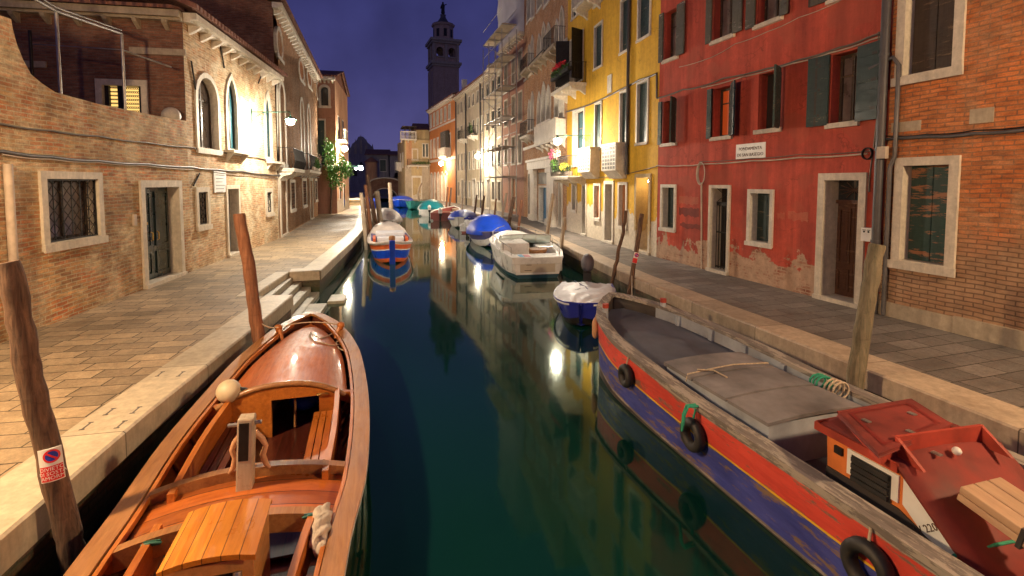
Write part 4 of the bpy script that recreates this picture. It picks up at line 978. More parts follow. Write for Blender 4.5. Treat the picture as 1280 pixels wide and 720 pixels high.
def strip(pts, side, w, top, bot, out, name, mat):
    """kerb band along the polyline; side=+1 water lies at +x"""
    m = MB(); rows_ = []
    for i, p in enumerate(pts):
        a = Vector(pts[max(i-1, 0)]); b = Vector(pts[min(i+1, len(pts)-1)]); p = Vector(p)
        def nrm(d): d = d.normalized(); return Vector((d.y, -d.x))*side
        if 0 < i < len(pts)-1:
            n1 = nrm(p-a); n2 = nrm(b-p); n = (n1+n2).normalized(); n = n/max(.5, n.dot(n1))
        else: n = nrm(b-a)
        o = p+n*out; q = p-n*w
        rows_.append([(q.x, q.y, Q-.03), (q.x, q.y, top), (o.x-n.x*.02, o.y-n.y*.02, top), (o.x, o.y, top-.02), (o.x, o.y, bot), (p.x-n.x*.02, p.y-n.y*.02, bot)])
    m.grid(rows_, smooth=False); m.add(rows_[0], [tuple(range(6))]); m.add(rows_[-1], [tuple(range(6))])
    return tag_struct(m.build(name, mat))
strip(LQ[:5], 1, .48, Q+.008, Q-.24, .05, 'kerb_left', M['kerb'])
strip(LQ[5:7], 1, .3, Q+.008, Q-.139, .02, 'kerb_steps', M['kerb'])
strip([(-2.95, 13.56)]+LQ[7:], 1, .46, Q+.010, Q-.24, .05, 'kerb_left_far', M['kerb'])
strip(RQ, -1, .5, Q+.008, Q-.24, .05, 'kerb_right', M['kerb_r'])
def qwall(pts, name):
    m = MB(); vs = [(p[0], p[1], z) for z in (Q-.02, -1.2) for p in pts]; n = len(pts)
    m.add(vs, [(i, i+1, n+i+1, n+i) for i in range(n-1)]); return tag_struct(m.build(name, M['brick_quay']))
qwall(LQ, 'quay_wall_left'); qwall(RQ, 'quay_wall_right')
m = MB()
for k in range(4): m.b2((-3.10, 10.79, -1), (-2.88+.21*k+.02*random.random(), 13.60, .51-.137*k), 0)
m.b2((-2.25, 10.9, -1), (-1.86, 12.3, .09)); m.b2((-1.9, 12.55, -1), (-1.5, 13.3, .07))
tag_struct(m.build('water_steps', M['step'], bevel=.012))
m = MB(); rnd = random.Random(5)
for (px, py, r_) in ((137, 514, 0), (170, 512, 0), (151, 530, 1), (108, 532, 1), (200, 467, 0), (226, 467, 0)):
    p = G(px, py, Q+.012); m.box((p.x, p.y, Q+.0075), (.018, .15, .003)); m.box((p.x, p.y-.07, Q+.0076), (.045, .02, .0032)); m.box((p.x, p.y+.07, Q+.0077), (.045, .02, .0032))
tag_struct(m.build('kerb_clamps', M['pipe']))
# canal bed closes the water from below
def water_mat():
    N = NT('canal_water'); v = N.coord((1, .6, 1))
    n1 = N.noise(v, .9, 3, .5); n2 = N.noise(v, 5, 2, .5)
    N.bump(N.math('ADD', n1, N.math('MULTIPLY', n2, .18)), .05, .06)
    m = N.fin((.0022, .026, .020), .055, 0); N.b.inputs['IOR'].default_value = 1.56; N.b.inputs['Specular IOR Level'].default_value = .6; N.b.inputs['Specular Tint'].default_value = (.6, 1, .6, 1)
    return m
M['water'] = water_mat()
m = MB(); m.add([(-160, -8, 0), (160, -8, 0), (160, 160, 0), (-160, 160, 0)], [(0, 1, 2, 3)]); tag_struct(m.build('canal_water', M['water']))
m = MB(); m.add([(-600, 84, .3), (600, 84, .3), (600, 1500, .3), (-600, 1500, .3)], [(0, 1, 2, 3)]); tag_struct(m.build('ground_far', M['dusk_grey']))
# side stair across the left quay further on
m = MB()
for i in range(4): m.b2((-8.5, 52+i*.35, Q-.1), (-4.1-.03*i, 60-i*.35, Q+.13*(i+1)))
tag_struct(m.build('quay_steps', M['kerb']))
# ======== distant things on the left bank
E1 = Fac('dark_red_house', 'dim reddish house beyond the climbing plant on the far left bank', 'house', (-6.35, 49.5), (-8.9, 76), 8.2, M['pink'], 8)
rows(E1, [2, 6, 10, 14, 18, 22], [5.2], .9, 1.7, frame=.12, fill='shut', d=.15); rows(E1, [4, 12, 20], [Q+.06], 1.1, 2.4, frame=.15, fill='door', dm=M['shutter_b'])
E1.build(); E1.roofp(rise=1.6); E1.part('chimney', M['peach'], lambda m: m.b2((5, 1, 8.2), (5.8, 1.8, 10.2)))
Yb = 100.0
a = AY(458, 228, Yb); b = AY(486, 228, Yb)
X1 = Fac('dusky_house', 'dim grey house with a brown roof behind the arched bridge', 'house', (a.x, Yb), (b.x, Yb), AY(470, 194, Yb)[2], M['dusk_grey'], 9)
rows(X1, [X1.W*.62], [AY(470, 214, Yb)[2]], 1.1, 2.2, fill='shut', d=.2, frame=.1); X1.build(); X1.roofp(rise=1.3)
X2 = Fac('dusky_house', 'darkest house behind the bridge, right against the ochre corner', 'house', (b.x+.3, Yb-2), (AY(512, 228, Yb-2)[0], Yb-2), AY(490, 195, Yb)[2], M['dusk_grey'], 9)
rows(X2, [1.0, 3.0], [5], .9, 2, fill='shut', d=.2, frame=.1); X2.build(); X2.roofp(rise=1.0)
ap = AY(464.5, 228, 92)
t = thing('round_apse', 'pale rounded apse wall with a low conical roof left of the arched bridge', 'apse', (ap.x, 92, Q)); MB().lathe((0, 0, -.3), [(1.05, 0), (1.05, AY(464, 201, 92)[2]-Q)], 20).build('wall', M['peach'], t); z = AY(464, 201, 92)[2]-Q-.3; MB().lathe((0, 0, z), [(1.25, 0), (1.25, .15), (.15, .9)], 20).build('roof', M['roof'], t)
ch = AY(452, 228, 140)
t = thing('church', 'pale gothic church facade with spires in the dusk distance', 'church', (ch.x, 140, Q)); zc_ = AY(452, 185, 140)[2]
MB().prism([(-3.2, -.3), (3.2, -.3), (3.2, zc_-2), (2.2, zc_+.5), (1.2, zc_+1.2), (.6, zc_+2.4), (-.6, zc_+2.4), (-1.2, zc_+1.2), (-2.2, zc_+.5), (-3.2, zc_-2)], 'y', 0, 12).build('wall', M['dusk_grey'], t)
for x, h in ((-3.0, .8), (-1.4, 2.0), (0, 3.2), (1.4, 2.0), (3.0, .8)): MB().lathe((x, .2, zc_-2.2), [(.38, 0), (.38, h), (.3, h+.4), (.04, h+1.9)], 8, smooth=False).build('spire', M['stone_old'], t)
for x, zz_ in ((-1.6, 4), (0, 5.5), (1.6, 4)): mm = MB(); mm.prism(arch_poly(x-.5, x+.5, zz_, zz_+2.4, 'point'), 'y', -.05, .02); mm.build('window', M['iron'], t)
# arched brick bridge
bl, br = AY(464, 228, 84.2), AY(498, 228, 84.2)
t = thing('arched_bridge', 'low reddish brick footbridge arching over the far end of the canal', 'bridge', ((bl.x+br.x)/2, 84.2, 0)); hw = (br.x-bl.x)/2+.4
ze = AY(480, 235, 84.2)[2]; zt_ = AY(480, 222, 84.2)[2]; m = MB(); n = 16
pts = [(-hw, 0), (-hw+.5, 0)]+[(-(hw-.5)*math.cos(PI*i/n), (ze-.15)*math.sin(PI*i/n)+.02) for i in range(1, n)]+[(hw-.5, 0), (hw, 0)]+[(hw*math.cos(PI*i/n), zt_-1.0+.95*math.sin(PI*i/n)) for i in range(0, n+1)]
m.prism(pts, 'y', 0, 3.0); m.build('wall', M['brick_dark'], t)
m = MB(); m.tube([(hw*math.cos(PI*i/n), -.03, zt_-1.0+.95*math.sin(PI*i/n)+.02) for i in range(n+1)], .12, 6); m.tube([(-(hw-.5)*math.cos(PI*i/n), -.03, (ze-.15)*math.sin(PI*i/n)+.1) for i in range(n+1)], .09, 6); m.build('stone_edge', M['stone'], t)
# ======== lamps
PG = 3.4
def lampmat(name, col, P, r): 
    A = 4*PI*r*r*.95; P = P*PG; return mat_emit(name, col, P/(PI*A))
def lamp(label, wall, head, col, P, r=.09, sc=1.0, mat=None):
    wall = Vector(wall); head = Vector(head); t = thing('wall_lamp', label, 'street lamp', wall, math.atan2(head.y-wall.y, head.x-wall.x), 'wall bracket lamps along the canal')
    L = math.hypot(head.x-wall.x, head.y-wall.y); dz = head.z-wall.z; gm = mat or M['green_iron']; m = MB()
    top = max(0, dz+.22)
    m.tube([(0, 0, top*.3), (L*.5, 0, top*.7+.0), (L, 0, top)] if abs(top) < .02 else [(0, 0, top), (L*1.05, 0, top)], .02*sc, 6); m.b2((-.01, -.05, top-.42), (.02, .05, top+.12))
    m.build('bracket', gm, t); m = MB()
    m.tube([(.02+.28*L*(1-math.cos(a*PI/12))/1.0*.6, 0, top-.38*(1-math.sin(a*PI/24))) for a in range(13)], .013*sc, 5)
    for (cx, cz, rr) in ((L*.16, top-.13, .1), (L*.34, top-.09, .07)): m.tube([(cx+rr*(1-a/26)*math.cos(a*.5), 0, cz+rr*(1-a/26)*math.sin(a*.5)) for a in range(22)], .01*sc, 5)
    m.build('scroll', gm, t)
    hz = dz; m = MB(); m.lathe((L, 0, hz), [(.015, .24), (.03, .2), (.05, .17), (.16*sc, .13), (.19*sc, .085), (.185*sc, .08), (.03, .12)], 16); m.tube([(L, 0, hz+.2), (L, 0, top)], .014, 6); m.build('lamp_hood', gm, t)
    MB().ell((L, 0, hz), (r, r, r), 12, 8).build('bulb', lampmat('bulb_'+str(round(P)), col, P, r), t)
WHITE = (1, .86, .66); WARM = (1, .69, .38); WARM2 = (1, .74, .46)
u, z = B.uv(314, 140); w = B.W3(u, 0, z); hd = AY(363, 152, w.y-.3)
lamp('green scrolled wall lamp glowing white on the pale brick palazzo', w, hd, WHITE, 470, r=.13)
lamp('bright wall lamp above the climbing plant on the left bank', (Db[0]+.02, 39.3, AY(430, 186, 39)[2]+.1), AY(431, 186, 38.9), WHITE, 900, r=.2)
a = AY(451, 210, 57); lamp('small bright wall lamp further along the left bank beyond the climbing plant', (-7.1, 57, a.z+.2), a, WHITE, 600, r=.22)
a = AY(445, 210.5, 66); lamp('faint white wall lamp next to the small bright one on the left bank', (-7.9, 66, a.z+.2), a, WHITE, 120, r=.16)
a = AY(431.5, 222, 49.3); lamp('low amber wall lamp at the far end of the left walkway', (-6.36, 49.7, a.z+.15), a, (1, .6, .12), 160, r=.14)
u, z = R3.uv(738, 178); w = R3.W3(u, 0, z); r_ = ray(697, 176); hd = AY(697, 176, w.y+.1); hd = w+(Vector((hd.x, hd.y, hd.z))-w)*1.0
lamp('bright white lamp on a green arm at the corner of the yellow house', w, hd, WHITE, 400, r=.16)
u, z = R6.uv(611, 193); w = R6.W3(u, 0, z+.2); hd = AY(597, 195.5, w.y); lamp('white wall lamp in front of the long cream house', w, hd, WHITE, 540, r=.2)
u, z = R7.uv(563, 205); w = R7.W3(R7.W*.72, 0, z+.3); hd = AY(551.5, 204.5, w.y); lamp('warm white wall lamp on the orange house far down the canal', w, hd, WARM2, 480, r=.24)
lamp('warm wall lamp on the low brick house just behind the viewpoint', (LX(3.2), 3.2, 4.9), (LX(3.2)+1.3, 3.2, 4.75), WARM, 620, r=.2)
lamp('warm wall lamp on the orange brick house behind the viewpoint', (RX(-.5), -.5, 5.2), (RX(-.5)-1.3, -.5, 5.0), WARM, 640, r=.2)
# ======== mooring poles
def pole(label, P, r, mat='pole', name='mooring_pole', n=10, group=None, taper=.86, jit=.006):
    P = [Vector(p) for p in P]; base = P[-1]; t = thing(name, label, 'mooring pole', (base.x, base.y, 0), 0, group)
    path = []
    for i in range(len(P)-1):
        for k in range(5): path.append(P[i].lerp(P[i+1], k/5))
    path.append(P[-1]); N = len(path); rnd = random.Random(int(base.y*100))
    path = [p+Vector((rnd.uniform(-1, 1), rnd.uniform(-1, 1), 0))*jit for p in path]
    rr = [r*(taper+(1-taper)*i/(N-1))*rnd.uniform(.95, 1.05) for i in range(N)]
    top = path[0]; d = (path[0]-path[1]).normalized(); path = [top+d*.035]+path; rr = [rr[0]*.93]+rr
    m = MB(); m.tube(path, rr, n); o = m.build('shaft', M[mat], t, loc=False)
    m = MB(); nb = path[-1]; z0 = .32
    return t, path, r
_, pth, rr = pole('thick dark pole with a red no-mooring sign in the lower left corner', [AY(12, 334, 4.0), AY(24, 400, 4.0), AY(38, 474, 4.0), AY(61, 569, 4.0), AY(84, 663, 4.0), AY(93, 705, 4.0), AY(103, 760, 4.0)], .08, 'pole', n=14)
POLE1 = _
pole('reddish brown pole standing beside the steps at the bow of the wooden boat', [AY(299, 270, 8.0), AY(311, 330, 8.0), AY(320, 400, 8.0), AY(327, 440, 8.0), AY(333, 500, 8.0)], .098, 'pole_red', n=12)
pole('thick greenish grey pole between the red and blue barge and the right quay', [AY(1095, 309, 4.75), AY(1087, 360, 4.75), AY(1076, 430, 4.75), AY(1067, 490, 4.75), AY(1056, 560, 4.75)], .098, 'pole_grey', n=14)
def on_edge(px, pts, off):
    for i in range(len(pts)-1):
        a, b = pts[i], pts[i+1]
        a2 = (a[0]+off, a[1]); b2 = (b[0]+off, b[1]); p = on_line(px, a2, b2)
        if a[1] <= p[1] <= b[1]: return p
    return p
def qpole(label, pb, ptop, edge, off, r, mat, group=None, lean=0):
    p = on_edge(pb, edge, off); Y = p[1]; a = AY(ptop[0], ptop[1], Y+lean); b = Vector((p[0], Y, .2)); c = b+(b-a)*.25; c.z = -.6
    pole(label, [a, (a+b)/2, b, c], r, mat, n=8, group=group)
qpole('dark crooked pole in front of the brown double of the yellow house door', 765, (783, 264), RQ, -.2, .05, 'pole') if False else None
p1 = AY(783, 265, 12.1); pole('thin dark crooked pole on the quay edge before the yellow house', [p1, AY(778, 295, 12.1), AY(772, 320, 12.1), AY(765, 352, 12.1), AY(762, 380, 12.1)], .052, 'pole', n=9, jit=.02)
pS, pthS, rS = pole('slanted pole with a small red and white sign near the edge of the red house', [AY(802, 269, 11.0), AY(796, 310, 11.0), AY(790, 345, 11.0), AY(786, 370, 11.0), AY(783, 395, 11.0)], .062, 'pole', n=10)
G_ = 'mooring poles along the right bank'
qpole('short pole beside the stern corner of the white cabin boat', 700, (706, 273), RQ, -.15, .085, 'pole_pale', G_)
qpole('tall light brown pole rising behind the white cabin boat', 681, (691, 243), RQ, -.3, .085, 'pole_pale', G_)
for lb, pb, tp, r, mt in (('orange brown pole beside the large blue boat cover', 647, (652, 251), .08, 'pole_red'), ('thickest dark pole behind the large blue boat cover', 634, (642, 247), .12, 'pole'), ('leaning pole left of the thick dark one, before the scaffold', 625, (633, 242), .08, 'pole_pale'), ('thin reddish pole just left of the scaffolded house', 617, (620, 249), .06, 'pole_red'), ('stout leaning brown pole by the small blue covered boat', 601, (605, 245), .09, 'pole'),
        ('brown pole beyond the small blue covered boat', 592, (596, 244), .08, 'pole'), ('slender straight pole before the cream house doors', 577, (578, 248), .05, 'pole_pale'), ('slanted brown pole beside the red hulled boat', 561, (564, 235), .1, 'pole'), ('slanted brown pole beside the green covered boat', 557, (560, 234), .1, 'pole_red'), ('thin straight pole before the orange house', 545, (545, 241), .06, 'pole_pale'), ('thin straight pole left of the green covered boat', 535, (536, 240), .07, 'pole_pale')):
    qpole(lb, pb, tp, RQ, -.25, r, mt, G_)
p = AY(524, 255, 58); pole('pale curved pole bending over the turquoise boat', [AY(527, 229, 56), AY(524, 235, 56), AY(522.5, 243, 56), AY(524, 252, 56)], .12, 'pole_pale', n=8, group=G_)
G_ = 'mooring poles along the left bank'
for lb, pb, tp, r, mt in (('nearest pale pole of the cluster behind the blue and orange boat', 457, (451.5, 242), .09, 'pole_pale'), ('slim dark pole second in the left cluster', 461, (454.5, 247), .06, 'pole'), ('reddish leaning pole in the middle of the left cluster', 464, (457, 232), .1, 'pole_red'),
        ('long leaning brown pole tallest of the left cluster', 470, (459.5, 219), .1, 'pole'), ('brown pole behind the tallest of the left cluster', 472, (463, 236), .08, 'pole_red'), ('pale grey pole with flat top right of the left cluster', 477, (471, 240), .16, 'pole_pale')):
    Yp = {457: 22.5, 461: 24.5, 464: 26.2, 470: 27.4, 472: 28.4, 477: 28.0}[pb]; a_ = AY(tp[0], tp[1], Yp); b_ = Vector((AY(pb, 270, Yp).x, Yp, .2)); c_ = b_+(b_-a_)*.25; c_.z = -.6; pole(lb, [a_, (a_+b_)/2, b_, c_], r, mt, n=8, group=G_)
pole('single upright grey pole standing in open water before the bridge', [AY(487, 229, 42), AY(488, 245, 42), AY(489, 262, 42), AY(489.5, 275, 42)], .17, 'pole_pale', n=8, group=G_)
# sign on the near pole, wrapped round the shaft
def wrap(name, M2, mat, P0, ax, f, R):
    sd = ax.cross(f)*-1
    for v in M2.v if isinstance(M2, MB) else []: pass
def cyl_map(P0, ax, f, R):
    sd = ax.cross(f)
    def g(x, z, h=0): th = x/R; return P0+ax*z+(f*math.cos(th)+sd*math.sin(th))*(R+h)
    return g
def patch(g, x0, x1, z0, z1, h, t=.002, n=8):
    m = MB(); rows_ = []
    for j in (0, 1):
        rows_.append([g(x0+(x1-x0)*i/n, (z0, z1)[j], h) for i in range(n+1)])
    m.grid(rows_); return m
def sign_on_pole(parent, P0, ax, f, R, w, h, full):
    g = cyl_map(P0, ax, f, R); parts = []
    m = MB(); rr = [[g(x0, z0, hh) for x0, z0, hh in ((-w/2+w*i/10, zz, hz) for zz, hz in ((-h/2, -.01), (-h/2, .004), (h/2, .004), (h/2, -.01)))] for i in range(11)]
    m.grid(rr, smooth=False); sg = m.build('mooring_sign', M['white_paint'], parent, loc=False)
    m = MB(); rr = [[g(-w/2+.006+(w-.012)*i/10, zz, .006) for zz in (-h/2+.006, -h*.02)] for i in range(11)]; m.grid(rr, smooth=False); m.build('red_panel', M['red_sign'], sg, loc=False)
    cr = h*.2; cz = h*.27; cx = w*.08
    m = MB(); n = 24; m.grid([[g(cx+q*math.cos(2*PI*i/n), cz+q*math.sin(2*PI*i/n), .0065) for q in (cr*.74, cr)] for i in range(n+1)]); m.grid([[g(cx+cr*(-.6+1.2*i/6)-k*cr*.09, cz-cr*(-.6+1.2*i/6)-k*cr*.09, .0078) for k in (-1, 1)] for i in range(7)]); m.build('red_ring', M['red_sign'], sg, loc=False)
    m = MB(); m.grid([[g(cx+q*math.cos(2*PI*i/n), cz+q*math.sin(2*PI*i/n), .0062) for q in (.001, cr*.74)] for i in range(n+1)]); m.build('blue_disc', M['blue_sign'], sg, loc=False)
    if full:
        for j, tx in enumerate(('DIVIETO', 'DI SOSTA', 'AMORM')):
            o = text_mesh('lettering', tx, h*.15, M['white_paint'], None, Matrix.Identity(4), ext=0)
            inv = world(sg).inverted() if False else world(parent).inverted()
            for v in o.data.vertices: v.co = inv @ g(v.co.x+w*.03, -h*.11-j*h*.135+v.co.y, .0085)
            o.parent = sg
def sp_(path, P):  # nearest axis sample
    i = min(range(len(path)-1), key=lambda i: (path[i]-P).length); return path[i], (path[i]-path[i+1]).normalized()
P = AY(68, 576, 4.0); P0, ax = sp_(pth, P); P0 = P
fdir = (Vector((0, 0, EYE))-P0); fdir = (fdir-ax*fdir.dot(ax)).normalized(); sdir = fdir.cross(ax); fdir = (fdir+sdir*.25).normalized()
sign_on_pole(POLE1, P0, ax, fdir, .087, .135, .225, True)
P = AY(794.5, 322, 11.0); P0, ax = sp_(pthS, P); P0 = P; fdir = (Vector((0, 0, EYE))-P0); fdir = (fdir-ax*fdir.dot(ax)).normalized()
sign_on_pole(pS, P0, ax, fdir, .068, .12, .26, False)
# ======== boats
def catmull(st, n):
    out = []
    S = [st[0]]+list(st)+[st[-1]]
    for i in range(1, len(S)-2):
        k = n
        for j in range(k):
            t = j/k; p0, p1, p2, p3 = S[i-1], S[i], S[i+1], S[i+2]; row = []
            for c in range(len(p1)):
                v = .5*((2*p1[c])+(-p0[c]+p2[c])*t+(2*p0[c]-5*p1[c]+4*p2[c]-p3[c])*t*t+(-p0[c]+3*p1[c]-3*p2[c]+p3[c])*t**3)
                if c in (0,): v = p1[c]*(1-t)+p2[c]*t
                row.append(v)
            out.append(row)
    out.append(list(st[-1])); return out
class Hull:
    """stations: (s, half beam, sheer z, bottom z, centre y); local x forward, y to port"""
    def __init__(s, root, st, n=4, c0=.6, pw=.8): s.root = root; s.st = catmull([tuple(x)+(0,)*(5-len(x)) for x in st], n); s.c0 = c0; s.pw = pw
    def at(s, x):
        st = s.st
        if x <= st[0][0]: return st[0]
        for a, b in zip(st, st[1:]):
            if a[0] <= x <= b[0]:
                t = (x-a[0])/max(1e-6, b[0]-a[0]); return [p*(1-t)+q*t for p, q in zip(a, b)]
        return st[-1]
    def shell(s, mats, bands, th=.05, zf=.1, name='hull', K=10, inner=None, s_in=None):
        """bands: (t upper limit, material index) from the keel up; inner: material index"""
        m = MB(); T = sorted(set([i/K for i in range(K+1)]+[b[0] for b in bands])); T = [t for t in T if 0 <= t <= 1]
        def prof(r, t, dy=0): return max(.0, r[1]-dy)*(s.c0+(1-s.c0)*t**s.pw), r[3]+(r[2]-r[3])*t
        for sd in (-1, 1):
            for j in range(len(T)-1):
                mi = next(b[1] for b in bands if T[j] < b[0]-1e-6)
                rows_ = []
                for r in s.st:
                    a = prof(r, T[j]); b = prof(r, T[j+1]); rows_.append([(r[0], r[4]+sd*a[0], a[1]), (r[0], r[4]+sd*b[0], b[1])])
                m.grid(rows_, mi)
        m.grid([[(r[0], r[4]-prof(r, 0)[0], r[3]), (r[0], r[4]+prof(r, 0)[0], r[3])] for r in s.st], bands[0][1])
        r = s.st[0]; b0 = bands[-1][1] if len(bands) else 0
        for j in range(len(T)-1):
            mi = next(b[1] for b in bands if T[j] < b[0]-1e-6); a = prof(r, T[j]); b = prof(r, T[j+1])
            m.add([(r[0], r[4]-a[0], a[1]), (r[0], r[4]+a[0], a[1]), (r[0], r[4]+b[0], b[1]), (r[0], r[4]-b[0], b[1])], [(0, 1, 2, 3)], mi)
        if inner is not None:
            for sd in (-1, 1):
                rows_ = []
                for r in s.st:
                    row = []
                    for k in range(6):
                        tz_ = zf+(r[2]-zf)*(1-k/5) if r[2] > zf else r[2]; t = max(0, min(1, (tz_-r[3])/(r[2]-r[3]))); y = prof(r, t, th)[0]; row.append((r[0], r[4]+sd*y, tz_))
                    rows_.append([(r[0], r[4]+sd*r[1], r[2])]+row)
                m.grid(rows_, inner)
            m2 = MB(); fl = []
            for r in s.st:
                t = max(0, min(1, (zf-r[3])/(r[2]-r[3]))); y = prof(r, t, th)[0]; fl.append([(r[0], r[4]-y, zf), (r[0], r[4]+y, zf)])
            m.grid(fl, inner); r = s.st[0]; m.add([(r[0]+th, r[4]-r[1], zf), (r[0]+th, r[4]+r[1], zf), (r[0]+th, r[4]+r[1], r[2]), (r[0]+th, r[4]-r[1], r[2])], [(0, 1, 2, 3)], inner)
        s.hull = m.build(name, mats, s.root); return s.hull
    def rail(s, mat, w=.1, h=.035, out=.02, name='gunwale', s0=None, s1=None, dz=0, sides=(-1, 1), inset=0, parent=None, transom=True):
        for sd in sides:
            rows_ = []
            for r in s.st:
                if (s0 is not None and r[0] < s0) or (s1 is not None and r[0] > s1): continue
                o = r[4]+sd*(r[1]+out-inset); i = r[4]+sd*max(0, r[1]-w-inset); z = r[2]+dz
                rows_.append([(r[0], o, z), (r[0], o, z+h), (r[0], i, z+h), (r[0], i, z)])
            m = MB(); m.grid(rows_, smooth=False, closed=True); m.add(rows_[0], [(0, 1, 2, 3)]); m.add(rows_[-1], [(0, 1, 2, 3)])
            m.build(name, mat, parent or s.root)
        return
    def deck(s, mat, s0, s1, dz=-.03, camber=.05, inset=.06, name='deck', n=8, th=.03, drop=0):
        m = MB(); xs_ = [s0]+[r[0] for r in s.st if s0 < r[0] < s1]+[s1]; rows_ = []
        for x in xs_:
            r = s.at(x); hb = max(.004, r[1]-inset); cm = camber*min(1, hb/.62)**1.6; dz2 = dz-drop*(1-min(1, hb/.62)); rows_.append([(x, r[4]+hb*(2*k/n-1), r[2]+dz2+cm*(1-abs(2*k/n-1)**2.4)) for k in range(n+1)])
        m.grid(rows_); low = [[(p[0], p[1], p[2]-th) for p in rows_[0]], rows_[0]]; m.grid(low); m.grid([[(p[0], p[1], p[2]-th) for p in rows_[-1]], rows_[-1]]); return m.build(name, mat, s.root)
    def cover(s, mat, s0, s1, hcap, skirt=.12, out=.03, name='cover', n=12, p=.7, ends=.25, ridge=0):
        m = MB(); N_ = 30; rows_ = []; rn = random.Random(int(s0*10+s1*77+hcap*100))
        for i in range(N_+1):
            x = s0+(s1-s0)*i/N_; r = s.at(x); e = min(1, min(i, N_-i)/(N_*ends)) if ends else 1; e = math.sin(e*PI/2)
            hb = r[1]+out; row = [(x, r[4]-hb-.005, r[2]-skirt)]
            for k in range(n+1):
                y = 2*k/n-1; hh = max(0, 1-abs(y)**2)**p*(1-ridge)+ridge*(1-abs(y)); row.append((x, r[4]+hb*y, r[2]+.03+hcap*e*hh+.014*math.sin(x*9+k*1.7)+min(.02, hcap*.1)*math.sin(x*3.1+k*k*.9)*math.cos(k*1.1-x*2)+rn.uniform(-1, 1)*min(.012, hcap*.03)))
            row.append((x, r[4]+hb+.005, r[2]-skirt)); rows_.append(row)
        m.grid(rows_); m.add(rows_[0], [tuple(range(len(rows_[0])))]); m.add(rows_[-1], [tuple(range(len(rows_[-1])))]); return m.build(name, mat, s.root)
def outboard(root, x, y, z, cm, sc=1.0, lean=0, covered=False):
    m = MB(); R = Matrix.Rotation(math.radians(lean), 3, 'Y')
    m.ell((x-.2*sc, y, z+.32*sc), (.3*sc, .17*sc, .24*sc), 14, 10, rot=R)
    if not covered: m.box((x-.2*sc, y, z+.14*sc), (.42*sc, .27*sc, .12*sc), R)
    o = m.build('outboard_motor', cm, root)
    m = MB(); m.box((x-.24*sc, y, z-.22*sc), (.14*sc, .1*sc, .7*sc)); m.box((x-.06*sc, y, z-.02), (.16*sc, .2*sc, .26*sc)); m.build('motor_leg', M['iron'], o)
    return o
def boat(name, label, cat, stern, bow, group=None):
    s = Vector(stern); b = Vector(bow); rz = math.atan2(b.y-s.y, b.x-s.x); t = thing(name, label, cat, (s.x, s.y, 0), rz, group); return t, (b-s).length
M['horn'] = mat_plain('pale_horn_wood', (.55, .3, .16), .5, .25, 8)
V1, V2, V3 = (.54, .18, .030), (.34, .095, .016), (.30, .05, .014)
M['varnish'] = mat_wood('orange_varnished_wood', V1, V2, .38, .4, 0, axis=0)
M['varnish_fd'] = mat_wood('foredeck_wood', (.50, .135, .022), (.32, .075, .013), .5, .18, 0, axis=0)
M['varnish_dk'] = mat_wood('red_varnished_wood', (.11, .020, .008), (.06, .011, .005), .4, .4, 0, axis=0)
M['varnish_rail'] = mat_wood('rail_varnished_wood', (.38, .18, .06), (.24, .10, .035), .45, .3, 0, axis=0)
M['plank_y'] = mat_wood('yellow_planked_wood', (.74, .29, .035), (.56, .18, .02), .32, .5, .098, axis=0)
M['plank_y2'] = mat_wood('pale_box_wood', (.62, .3, .1), (.5, .22, .06), .35, .5, 0, axis=0)
M['plank_dk'] = mat_wood('dark_floor_planks', (.09, .018, .010), (.05, .010, .006), .35, .6, .14, axis=0)
M['plank_deck'] = mat_wood('cross_deck_wood', (.46, .13, .022), (.32, .08, .015), .3, .8, .16, axis=1)
# --- 1. varnished wooden boat
X0 = lambda Y: -1.28-.073*(Y-4.5)
t, L = boat('wooden_boat', 'large orange varnished open wooden boat moored along the left quay', 'boat', (X0(1.0), 1.0), (X0(8.92), 8.92))
H = Hull(t, [(-.6, .60, .52, -.1), (.5, .68, .49, -.15, .04), (1.5, .76, .48, -.15, .06), (2.4, .82, .48, -.15, .05), (3.1, .87, .49, -.15, 0), (4.1, .90, .50, -.15, 0), (5.1, .86, .52, -.15, -.01), (6.1, .77, .56, -.14, -.01), (6.8, .62, .60, -.1, -.01), (7.4, .42, .65, -.02, 0), (7.75, .20, .69, .1, 0), (7.92, .03, .71, .25, 0)], 5, .55, .75)
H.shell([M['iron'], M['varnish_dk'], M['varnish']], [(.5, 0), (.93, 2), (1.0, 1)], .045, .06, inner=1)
H.rail(M['varnish_rail'], w=.12, h=.035, out=.03)
H.rail(M['varnish'], w=.03, h=.05, out=0, name='inner_rail', dz=-.03, inset=.13, s1=7.5)
H.rail(M['white_paint'], w=.0, h=.012, out=.034, name='pale_edge', dz=.008)
H.deck(M['varnish_fd'], 4.92, 7.80, dz=-.03, camber=.21, inset=.2, name='foredeck', n=16, drop=.08)
H.rail(M['varnish_dk'], w=.02, h=.012, out=0, name='side_shelf', dz=-.18, inset=.04, s0=1, s1=7.2)
# inner coamings
def coam(y_in, s0, s1, sd, z0=.3, z1=.56, mat='varnish'):
    m = MB(); r_ = []
    for i in range(15):
        x = s0+(s1-s0)*i/14; r = H.at(x); y = r[4]+sd*(r[1]-y_in); r_.append([(x, y, z0), (x, y, r[2]+z1-.5), (x, y-sd*.05, r[2]+z1-.5), (x, y-sd*.05, z0)])
    m.grid(r_, smooth=False, closed=True); m.add(r_[0], [(0, 1, 2, 3)]); m.add(r_[-1], [(0, 1, 2, 3)]); m.build('coaming', M[mat], t)
coam(.30, 3.2, 4.93, 1); coam(.28, 3.2, 4.93, -1); coam(.34, -.3, 2.85, 1); coam(.26, -.3, 2.7, -1)
